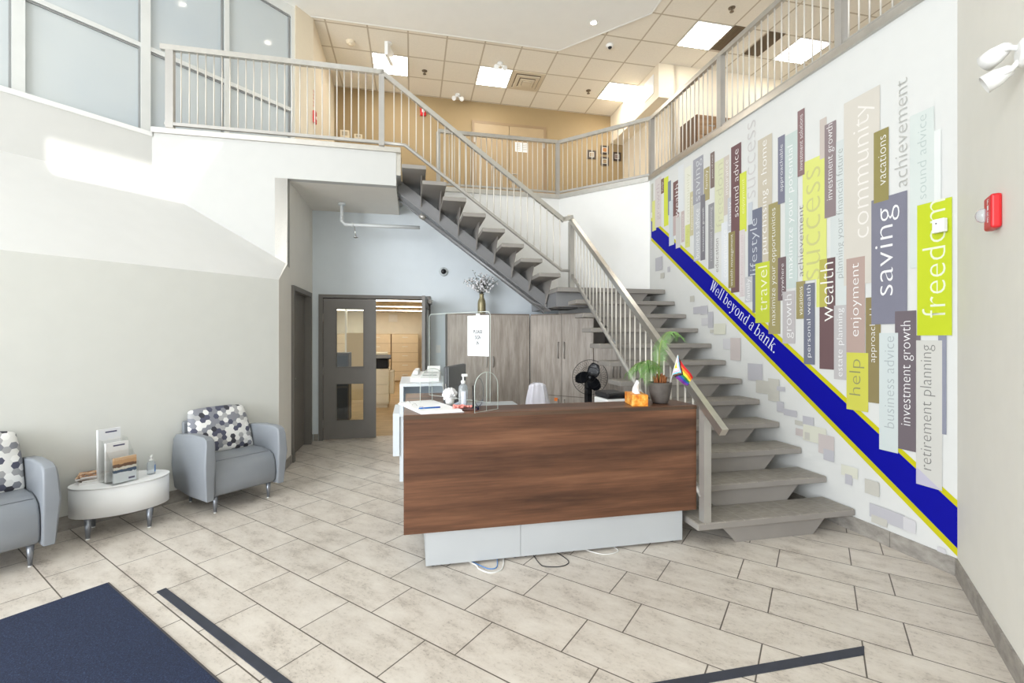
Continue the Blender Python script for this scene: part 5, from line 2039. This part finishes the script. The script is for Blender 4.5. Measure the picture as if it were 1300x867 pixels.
class Serif:
    """upright serif letters made of stems, slabs and thick-thin bowls; x height 1"""
    def __init__(self):
        self.q = []          # polygons in letter units
        self.x = 0.0

    def poly(self, pts):
        self.q.append([(self.x + px, py) for px, py in pts])

    def stem(self, x, y0, y1, w=0.17):
        w *= 0.82
        self.poly([(x, y0), (x + w, y0), (x + w, y1), (x, y1)])

    def slab(self, x0, x1, y, h=0.055):
        self.poly([(x0, y), (x1, y), (x1, y + h), (x0, y + h)])

    def slant(self, xa, ya, xb, yb, w):
        self.poly([(xa, ya), (xa + w, ya), (xb + w, yb), (xb, yb)])

    def bowl(self, cx, cy, rx, ry, a0=0, a1=360, tx=0.16, ty=0.05, n=28):
        tx *= 0.84 if rx > 0.12 else 1.0
        for i in range(n):
            t0, t1 = math.radians(a0 + (a1 - a0) * i / n), math.radians(a0 + (a1 - a0) * (i + 1) / n)
            self.poly([(cx + rx * math.cos(t0), cy + ry * math.sin(t0)), (cx + rx * math.cos(t1), cy + ry * math.sin(t1)),
                       (cx + (rx - tx) * math.cos(t1), cy + (ry - ty) * math.sin(t1)), (cx + (rx - tx) * math.cos(t0), cy + (ry - ty) * math.sin(t0))])

    def put(self, ch):
        A_ = 1.48       # ascender
        if ch == ' ':
            self.x += 0.30; return
        if ch == 'W':
            for x in (0.0, 0.50):
                self.slant(x + 0.08, A_ - 0.05, x + 0.30, 0.0, 0.18); self.slant(x + 0.62, A_ - 0.05, x + 0.36, 0.0, 0.07)
            for x in (-0.04, 0.46, 0.98):
                self.slab(x, x + 0.36 if x < 0.9 else x + 0.28, A_ - 0.06)
            w = 1.24
        elif ch == 'l':
            self.stem(0.08, 0, A_); self.slab(0, 0.33, 0); self.slant(0.0, A_ - 0.10, 0.08, A_, 0.10); w = 0.38
        elif ch == 'e':
            self.bowl(0.36, 0.5, 0.34, 0.52, 35, 325); self.bowl(0.36, 0.5, 0.34, 0.52, 0, 40, 0.12); self.slab(0.14, 0.68, 0.50, 0.06); w = 0.78
        elif ch == 'o':
            self.bowl(0.38, 0.5, 0.37, 0.52); w = 0.82
        elif ch == 'b':
            self.stem(0.06, 0.0, A_, 0.16); self.slant(-0.03, A_ - 0.10, 0.06, A_, 0.10); self.bowl(0.42, 0.5, 0.35, 0.52, -150, 150); w = 0.84
        elif ch == 'd':
            self.stem(0.52, 0.0, A_, 0.16); self.slant(0.43, A_ - 0.10, 0.52, A_, 0.10); self.slab(0.52, 0.78, 0); self.bowl(0.36, 0.5, 0.35, 0.52, 30, 330); w = 0.84
        elif ch == 'n':
            self.stem(0.08, 0, 1.0, 0.16); self.slab(0, 0.33, 0); self.slant(0.0, 0.90, 0.08, 1.0, 0.10)
            self.bowl(0.42, 0.66, 0.27, 0.36, 0, 150, 0.15); self.stem(0.54, 0, 0.67, 0.15); self.slab(0.45, 0.78, 0); w = 0.86
        elif ch == 'a':
            self.bowl(0.32, 0.30, 0.30, 0.32, 40, 330, 0.14); self.stem(0.46, 0.0, 0.70, 0.15); self.bowl(0.35, 0.68, 0.26, 0.34, 0, 165, 0.14); self.slab(0.46, 0.70, 0); w = 0.76
        elif ch == 'y':
            self.slant(0.06, 0.98, 0.34, 0.0, 0.17); self.slant(0.62, 0.98, 0.20, -0.42, 0.07); self.slab(0, 0.32, 0.95); self.slab(0.50, 0.78, 0.95); self.bowl(0.15, -0.38, 0.10, 0.10, 0, 360, 0.10, 0.10, 12); w = 0.80
        elif ch == 'k':
            self.stem(0.08, 0, A_, 0.16); self.slab(0, 0.33, 0); self.slant(0.0, A_ - 0.10, 0.08, A_, 0.10); self.slant(0.24, 0.48, 0.60, 0.98, 0.07); self.slant(0.60, 0.0, 0.32, 0.58, 0.18); self.slab(0.50, 0.84, 0); self.slab(0.46, 0.76, 0.95); w = 0.86
        elif ch == '.':
            self.bowl(0.12, 0.10, 0.11, 0.11, 0, 360, 0.11, 0.11, 12); w = 0.26
        self.x += w + 0.09


sf = Serif()
for ch_ in 'Well beyond a bank.':
    sf.put(ch_)
kx, ky = SLOGAN[2] / sf.x, 0.082
b = MB()
for q_ in sf.q:
    b.face([slogan(px * kx, py * ky) for px, py in q_])
b.build('slogan_lettering', cm((236, 240, 250)), mural, normals=False)

SQ = [(832.5, 841.4, 328, 344.6, 0), (848, 851, 339, 345.7, 0), (839, 844, 347, 354, 1), (876.5, 882, 376, 383.5, 1), (880.6, 890.6, 390, 398.6, 0), (890, 899, 388.5, 399.6, 0),
      (891, 899.5, 404, 413, 2), (899.5, 906, 396, 416, 0), (902, 907, 418.5, 422.5, 1), (907, 922, 411, 424.6, 3), (918.6, 928, 430, 443, 2), (928, 941, 429, 457, 4), (950, 968.6, 461, 482, 0),
      (960.5, 989, 482, 498, 1), (976, 990, 480, 508, 1), (987, 997.5, 490, 495.6, 0), (987, 996, 509, 522, 0), (996, 1012.5, 518.5, 526.5, 0), (1010, 1026, 533, 538.5, 1), (1020, 1034, 527.5, 541.5, 0),
      (1020.5, 1050, 538, 558, 3), (1011, 1020.5, 543, 552, 4), (1022.5, 1029, 548, 557.6, 1), (1040, 1060, 550, 574, 4), (1046.5, 1060, 569, 583, 0), (1069, 1090, 589, 602, 3), (1074, 1083, 601, 613.5, 0),
      (1099, 1117.6, 607, 625, 1), (1105, 1133, 638, 655, 0), (1133, 1150, 648.5, 666, 0), (1148, 1164, 655.5, 672, 2), (1107.5, 1127.6, 652.5, 662, 1), (1191, 1202, 693, 700, 2)]
SC_ = [(203, 202, 208), (212, 209, 200), (224, 223, 226), (232, 232, 216), (206, 196, 194)]
for xl, xr, yt, yb_, ci in SQ:
    panel(xl, xr, yt, yb_, SC_[ci], 'colour_square')

# ------------------------------------------------------------------ upper level: ceiling fittings
def clp(x, y):
    p = Ai @ at(x, y, CEIL + 0.012)
    return p.x, p.y


lab = ['square ceiling light furthest left, partly behind the walkway handrail', 'square ceiling light in front of the air diffuser, above the tan wall', 'square ceiling light above the angled railing corner', 'largest square ceiling light, beside the dark grille above the long railing', 'square ceiling light seen through the bars of the long railing']
proto = None
for i, (x, y) in enumerate(((-3.83, 6.08), (-1.9775, 6.08), (0.4925, 6.08), (1.11, 4.2275), (2.9625, 4.2275))):
    if proto is None:
        r = root('ceiling_light', lab[i], 'ceiling light', MA @ T(x, y, CEIL + 0.012), 'square ceiling lights')
        proto = r
        b = MB()
        for s in (-1, 1):
            b.box(s * 0.295 - 0.008, s * 0.295 + 0.008, -0.303, 0.303, -0.008, 0); b.box(-0.303, 0.303, s * 0.295 - 0.008, s * 0.295 + 0.008, -0.008, 0)
        b.build('frame', M_wplast, r)
        b = MB(); b.box(-0.287, 0.287, -0.287, 0.287, -0.006, -0.001)
        b.build('diffuser', M_lamp, r)
    else:
        c = clone_tree(proto, MA @ T(x, y, CEIL + 0.012))
        c['label'] = lab[i]

M_vent = mat('diffuser_cream', (214, 202, 180), 0.5, var=0.03)
x, y = -1.36, 6.08
v_ = root('air_diffuser', 'square stepped air diffuser in the tiled ceiling between two lights', 'air vent', MA @ T(x, y, CEIL + 0.012))
b = MB()
for k, (o_, i_, z0_, z1_) in enumerate(((0.30, 0.235, -0.012, 0.0), (0.215, 0.155, -0.035, -0.02), (0.135, 0.09, -0.055, -0.04))):
    for s in (-1, 1):
        b.box(s * (o_ + i_) / 2 - (o_ - i_) / 2, s * (o_ + i_) / 2 + (o_ - i_) / 2, -o_, o_, z0_, z1_)
        b.box(-i_, i_, s * (o_ + i_) / 2 - (o_ - i_) / 2, s * (o_ + i_) / 2 + (o_ - i_) / 2, z0_, z1_)
b.build('louvres', M_vent, v_)
b = MB(); b.box(-0.08, 0.08, -0.08, 0.08, -0.062, -0.05)
b.build('centre_plate', M_vent, v_)
b = MB(); b.box(-0.29, 0.29, -0.29, 0.29, -0.008, -0.002)
b.build('dark_throat', M_dgrille, v_)

for (x, y), lb in (((1.58, 4.2), 'dark slotted grille beside the largest ceiling light'), ((2.2, 4.2), 'dark slotted grille seen through the long railing near its post')):
    v_ = root('ceiling_grille', lb, 'air vent', MA @ T(x, y, CEIL + 0.012), 'dark ceiling grilles')
    b = MB(); b.box(-0.15, 0.15, -0.3, 0.3, -0.004, -0.001)
    b.build('backing', mat('grille_dark', (92, 80, 64), 0.7), v_)
    b = MB()
    for k in range(9):
        xx = -0.14 + 0.035 * k
        b.box(xx - 0.006, xx + 0.006, -0.3, 0.3, -0.012, -0.004)
    b.build('slats', M_dgrille, v_)

x, y = clp(445, 53)
sd = root('smoke_detector', 'round cream smoke detector on the ceiling tiles at the left', 'smoke detector', MA @ T(x, y, CEIL + 0.012))
b = MB(); b.lathe([(0.075, 0.0), (0.075, -0.02), (0.055, -0.045), (0.03, -0.05)], 24)
b.build('base', M_cream, sd)
b = MB(); b.lathe([(0.032, -0.048), (0.03, -0.058), (0.01, -0.06)], 18)
b.build('sensor', M_cream, sd)
# hanging sign edge-on
x, y = clp(494, 55)
es_ = root('hanging_sign', 'white sign box hanging edge-on below the left ceiling light', 'sign', MA @ T(x, y, CEIL + 0.012, math.radians(-14)))
b = MB(); b.tube([(0, 0, 0), (0, 0, -0.06)], 0.012, 8); b.lathe([(0.05, 0), (0.05, -0.012), (0.02, -0.02)], 16)
b.build('mount', M_wplast, es_)
b = MB(); b.box(-0.028, 0.028, -0.16, 0.16, -0.28, -0.06, bev=0.006)
b.build('housing', M_wplast, es_)
# sprinklers
pr_ = None
for (px, py), lb in (((539, 90), 'ceiling sprinkler right of the left ceiling light'), ((747, 115), 'ceiling sprinkler left of the light above the railing corner'), ((929, 10), 'ceiling sprinkler above the largest ceiling light')):
    x, y = clp(px, py)
    if pr_ is None:
        pr_ = root('ceiling_sprinkler', lb, 'sprinkler', MA @ T(x, y, CEIL + 0.012), 'ceiling sprinklers')
        b = MB(); b.lathe([(0.05, 0), (0.045, -0.008), (0.02, -0.01)], 18)
        b.build('escutcheon', mat('sprinkler_plate', (120, 108, 92), 0.35, 0.6), pr_)
        b = MB(); b.tube([(0, 0, -0.01), (0, 0, -0.05)], 0.012, 8); b.lathe([(0.008, -0.05), (0.03, -0.055), (0.03, -0.06), (0.01, -0.062)], 14)
        b.build('head', mat('sprinkler_plate', (120, 108, 92), 0.35, 0.6), pr_)
    else:
        c = clone_tree(pr_, MA @ T(x, y, CEIL + 0.012)); c['label'] = lb
# small twin emergency heads on the ceiling
pr_ = None
for (px, py), lb in (((635, 80), 'white twin-head emergency light on the ceiling in front of the middle light'), ((581, 120), 'white twin-head emergency light on the ceiling near the tan wall')):
    x, y = clp(px, py)
    if pr_ is None:
        pr_ = root('emergency_light', lb, 'emergency light', MA @ T(x, y, CEIL + 0.012), 'ceiling emergency lights')
        b = MB(); b.lathe([(0.05, 0), (0.05, -0.03), (0.02, -0.04)], 18)
        b.build('base', M_wplast, pr_)
        for s in (-1, 1):
            b = MB(); b.lathe([(0.012, -0.05), (0.035, -0.02), (0.045, 0.04), (0.03, 0.04), (0.02, 0.03)], 16, M=Matrix.Translation((s * 0.065, -0.02, -0.085)) @ Matrix.Rotation(math.radians(125), 4, 'X') @ Matrix.Rotation(math.radians(s * 20), 4, 'Y'))
            b.tube([(0, 0, -0.03), (s * 0.06, -0.01, -0.08)], 0.009, 8)
            b.build('lamp_head', M_wplast, pr_)
    else:
        c = clone_tree(pr_, MA @ T(x, y, CEIL + 0.012)); c['label'] = lb
x, y = clp(774, 57)
dm = root('dome_camera', 'small white dome camera on the ceiling by the drywall corner', 'camera', MA @ T(x, y, CEIL + 0.012))
b = MB(); b.lathe([(0.06, 0), (0.06, -0.02), (0.045, -0.045)], 20)
b.build('housing', M_wplast, dm)
b = MB(); b.ball((0, -0.01, -0.045), 0.032, 0.032, 0.03, 16, 10)
b.build('dome', M_black, dm)
REFA, REFB = (-4.98, 3.38), (-4.27, 4.29)
# downlights in the white ceiling
pr_ = None
for (ax_, ay_), lb in (((-0.74, 4.29), 'round downlight in the white ceiling near its corner'), (REFA, 'round downlight mirrored at the top of the frosted office glass'), (REFB, 'round downlight above the walkway railing, just over the top edge')):
    if pr_ is None:
        pr_ = root('downlight', lb, 'downlight', MA @ T(ax_, ay_, CEIL), 'ceiling downlights')
        b = MB(); b.lathe([(0.062, 0.0), (0.062, -0.006), (0.045, -0.008), (0.043, -0.002)], 24)
        b.build('trim_ring', M_wplast, pr_)
        b = MB(); b.lathe([(0.001, -0.005), (0.043, -0.005), (0.043, -0.003), (0.001, -0.003)], 20)
        b.build('bulb', M_bulb, pr_)
    else:
        c = clone_tree(pr_, MA @ T(ax_, ay_, CEIL)); c['label'] = lb
    wp = MA @ Vector((ax_, ay_, CEIL - 0.03))
    lamp('downlight_lamp', 'SPOT', wp, 16, (1.0, 0.95, 0.88), spot_size=math.radians(110), spot_blend=0.6, shadow_soft_size=0.05)

# ------------------------------------------------------------------ upper level: on the walls
Mt = MA @ T(0, 7.03)


def tanp(x, y):
    return onto(x, y, Mt, 1)


p = tanp(537, 142)
f_ = root('fire_alarm', 'red fire alarm box on the tan wall above the handrail', 'fire alarm', MA @ T(p.x, 7.03, p.z))
b = MB(); b.box(-0.055, 0.055, -0.05, 0, -0.09, 0.09, bev=0.006)
b.build('box', M_red, f_)
b = MB(); b.box(-0.025, 0.03, -0.062, -0.05, -0.035, 0.05, bev=0.004)
b.build('lens', M_wplast, f_)
for (px, py, w, h), lb in (((438, 171, 0.17, 0.15), 'white thermostat box low on the tan wall at the left corner'), ((455, 174, 0.15, 0.09), 'small white box right of the thermostat on the tan wall')):
    p = tanp(px, py)
    t_ = root('thermostat', lb, 'thermostat', MA @ T(p.x, 7.03, p.z), 'white boxes on the tan wall')
    b = MB(); b.box(-w / 2, w / 2, -0.04, 0, -h / 2, h / 2, bev=0.006)
    b.build('housing', M_cream, t_)
    b = MB(); b.box(-w * 0.3, w * 0.3, -0.045, -0.04, -h * 0.2, h * 0.3)
    b.build('display', mat('display_grey', (176, 164, 142), 0.4), t_)
pa, pb = tanp(653.5, 181), tanp(670, 194.5)
n_ = root('notice', 'white paper notice with two columns on the tan double door', 'sign', MA @ T((pa.x + pb.x) / 2, 7.004, (pa.z + pb.z) / 2))
w, h = (pb.x - pa.x), (pa.z - pb.z)
b = MB(); b.box(-w / 2, w / 2, -0.003, 0, -h / 2, h / 2)
b.build('sheet', M_paper, n_)
b = MB()
for cx_ in (-0.24, 0.24):
    for k in range(6):
        b.box(w * (cx_ - 0.16), w * (cx_ + 0.16), -0.0045, -0.003, h * (0.34 - 0.13 * k), h * (0.34 - 0.13 * k) + 0.008)
b.build('printed_lines', mat('notice_ink', (150, 140, 124), 0.8), n_)
M_fr = mat('frame_dark', (64, 52, 44), 0.4, var=0.03)
fl_ = (('left', 751, 196.5), ('top', 767.5, 190.5), ('bottom', 767.5, 205), ('right', 783, 199))
for nm, px, py in fl_:
    p = tanp(px, py)
    q_ = root('picture_frame', 'small dark framed photo on the tan wall, %s of the four frames' % {'left': 'leftmost', 'top': 'uppermost', 'bottom': 'lowest', 'right': 'rightmost'}[nm], 'picture', MA @ T(p.x, 7.03, p.z), 'four small framed photos')
    b = MB()
    hw = 0.074
    for s in (-1, 1):
        b.box(s * hw - 0.018, s * hw + 0.018, -0.02, 0, -hw - 0.018, hw + 0.018); b.box(-hw, hw, -0.02, 0, s * hw - 0.018, s * hw + 0.018)
    b.build('frame', M_fr, q_)
    b = MB(); b.box(-hw, hw, -0.008, 0, -hw, hw)
    b.build('mount_board', M_sign, q_)
    b = MB(); b.box(-0.042, 0.042, -0.010, -0.008, -0.042, 0.042)
    b.build('photo', mat('photo_' + nm, {'left': (150, 128, 96), 'top': (172, 116, 60), 'bottom': (150, 126, 92), 'right': (130, 112, 108)}[nm], 0.4, var=0.35, vscale=30), q_)
# red pull station with a strip sign on the beige side wall
Ms = MA @ T(-4.92, 0)
p = onto(398, 149, Ms, 0)
ps_ = root('fire_alarm', 'red pull station on the beige side wall beyond the walkway railing', 'fire alarm', MA @ T(-4.92, p.y, p.z))
b = MB(); b.box(0, 0.04, -0.045, 0.045, -0.09, 0.09, bev=0.006)
b.build('box', M_red, ps_)
b = MB(); b.box(0.04, 0.05, -0.03, 0.03, -0.03, 0.0)
b.build('handle', M_sign, ps_)
b = MB()
for k in range(5):
    b.box(0.0, 0.003, -0.022, 0.022, 0.16 + 0.055 * k, 0.195 + 0.055 * k)
b.build('strip_sign', mat('sign_faded_red', (214, 150, 130), 0.6), ps_)
# plate on the bulkhead and papers on the narrow wall
b = MB(); b.box(-0.012, 0, -0.16, 0.16, -0.17, 0.17, bev=0.004)
o = b.build('wall_plate', M_wplast, M=MA @ T(0.78, 5.35, 6.1)); tag(o, 'white square plate on the beige duct bulkhead', 'plate')
# cabinet beyond the long railing
uc = root('storage_cabinet', 'brown wooden cabinet on the upper floor behind the long railing', 'cabinet', MA @ T(0.84, 4.00, UPZ - 0.01), None)
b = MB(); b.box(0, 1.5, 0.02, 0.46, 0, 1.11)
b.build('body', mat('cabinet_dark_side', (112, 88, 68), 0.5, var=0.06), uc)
for k in range(3):
    b = MB(); b.box(0.01 + 0.5 * k, 0.49 + 0.5 * k, 0.0, 0.019, 0.02, 0.80)
    d_ = b.build('door', M_upwood, uc)
    b = MB(); pull(b, 0.44 + 0.5 * k, 0.0, 0.5, 0.62); b.build('handle', M_post, d_)
    b = MB(); b.box(0.01 + 0.5 * k, 0.49 + 0.5 * k, 0.0, 0.019, 0.81, 1.10)
    d_ = b.build('drawer', M_upwood, uc)
    b = MB(); b.box(0.2 + 0.5 * k, 0.30 + 0.5 * k, -0.012, 0.0, 0.94, 0.955); b.build('handle', M_post, d_)
for k, lb in enumerate(('white paper tray on the brown upstairs cabinet',)):
    o = MB(); o.box(0, 0.3, 0, 0.2, 0, 0.012); o.box(0, 0.3, 0, 0.2, 0.022, 0.034); o.box(0.0, 0.3, 0.19, 0.2, 0.012, 0.022)
    oo = o.build('paper_tray', M_paper, M=MA @ T(1.25, 4.1, UPZ + 1.10)); tag(oo, lb, 'tray')

# ------------------------------------------------------------------ filing room contents
def file_cabinet(x, lb):
    r = root('file_cabinet', lb, 'file cabinet', MA @ T(x, 14.05), 'tan filing cabinets')
    b = MB(); b.box(0, 0.91, 0.01, 0.48, 0, 1.68)
    b.build('body', M_filed, r)
    for k in range(5):
        z0 = 0.06 + k * 0.322
        b = MB(); b.box(0.008, 0.902, -0.008, 0.01, z0 + 0.006, z0 + 0.316)
        d_ = b.build('drawer', M_file, r)
        b = MB(); b.box(0.36, 0.55, -0.022, -0.008, z0 + 0.20, z0 + 0.222)
        b.build('handle', M_sign, d_)
    return r


xf0 = onto(497.0, 450, MA @ T(0, 14.05), 1).x
fc = file_cabinet(xf0, 'tan filing cabinet at the far end, right of the doorway gap')
c = clone_tree(fc, MA @ T(xf0 - 0.93, 14.05)); c['label'] = 'tan filing cabinet at the far end, left half behind the copier'
c = clone_tree(fc, MA @ T(xf0 - 1.86, 14.05)); c['label'] = 'tan filing cabinet at the far end, seen through the door pane'
# copier
cp = root('photocopier', 'cream photocopier with black control panel inside the filing room', 'photocopier', MA @ T(onto(487, 500, MA @ T(0, 8.2), 1).x - 0.02, 8.2))
b = MB(); b.box(-0.34, 0.14, -0.05, 0.6, 0.08, 0.86, bev=0.012); b.box(0.14, 0.24, 0.0, 0.5, 0.3, 0.8, bev=0.01)
b.build('body', M_copier, cp)
b = MB(); b.box(-0.3, 0.1, 0.0, 0.55, 0, 0.08)
b.build('plinth', M_copier, cp)
for k in range(3):
    b = MB(); b.box(-0.33, 0.13, -0.062, -0.05, 0.12 + 0.2 * k, 0.30 + 0.2 * k, bev=0.004)
    b.build('paper_drawer', M_copier, cp)
b = MB(); b.box(-0.34, 0.12, -0.03, 0.5, 0.87, 1.07, bev=0.02)
b.build('output_bay', M_black, cp)
b = MB(); b.box(-0.34, 0.16, -0.04, 0.58, 1.08, 1.13, bev=0.01)
b.build('scanner', M_copier, cp)
b = MB(); b.extrude([(-0.2, -0.16, 1.08), (-0.2, -0.02, 1.14), (-0.2, -0.02, 1.17), (-0.2, -0.16, 1.10)], (0.38, 0, 0))
b.build('control_panel', M_black, cp)
b = MB(); b.box(-0.3, 0.1, 0.0, 0.5, 1.131, 1.22, bev=0.02)
b.build('feeder', M_copier, cp)
# partition and dark unit seen through the glazed leaf
pt = root('partition_panel', 'pale partition panel seen through the left door pane', 'partition', MA @ T(-4.98, 9.2))
b = MB(); b.box(0, 0.62, 0, 0.06, 0.05, 1.66)
b.build('fabric_panel', mat('partition_tan', (206, 182, 142), 0.8), pt)
b = MB(); b.box(-0.04, 0.0, -0.01, 0.07, 0, 2.44)
b.build('post', M_sign, pt)
du = root('dark_cabinet', 'dark low cabinet with a screen seen through the left door pane', 'cabinet', MA @ T(-4.86, 6.6))
b = MB(); b.box(0, 0.26, 0, 0.4, 0, 1.27, bev=0.01)
b.build('body', mat('dark_unit', (66, 54, 46), 0.5), du)
b = MB(); b.box(0.02, 0.24, -0.012, 0.0, 0.05, 0.62)
b.build('door', M_black, du)
b = MB(); b.box(0.02, 0.24, -0.012, 0.0, 0.66, 1.22)
b.build('door', M_black, du)
p = onto(499, 404, MA @ T(0, 14.55), 1)
b = MB(); b.box(-0.15, 0.15, -0.03, 0, -0.13, 0.13, bev=0.005)
o = b.build('exit_sign', M_sign, M=MA @ T(p.x, 14.55, p.z)); tag(o, 'pale square sign box high on the far filing room wall', 'sign')
pr_ = None
for yy, lb in ((6.7, 'added strip light hidden inside the filing room door head to brighten the copier'), (9.2, 'nearest strip light on the filing room ceiling'), (11.4, 'middle strip light on the filing room ceiling'), (13.4, 'farthest strip light on the filing room ceiling')):  # first strip is added out of sight to light the copier
    if pr_ is None:
        pr_ = root('strip_light', lb, 'ceiling light', MA @ T(-4.6, yy, 2.46), 'filing room strip lights')
        b = MB(); b.box(-1.6, 1.6, -0.13, 0.13, -0.012, 0)
        b.build('frame', M_sign, pr_)
        b = MB(); b.box(-1.58, 1.58, -0.11, 0.11, -0.018, -0.012)
        b.build('diffuser', M_strip, pr_)
    else:
        c = clone_tree(pr_, MA @ T(-4.6, yy, 2.46)); c['label'] = lb
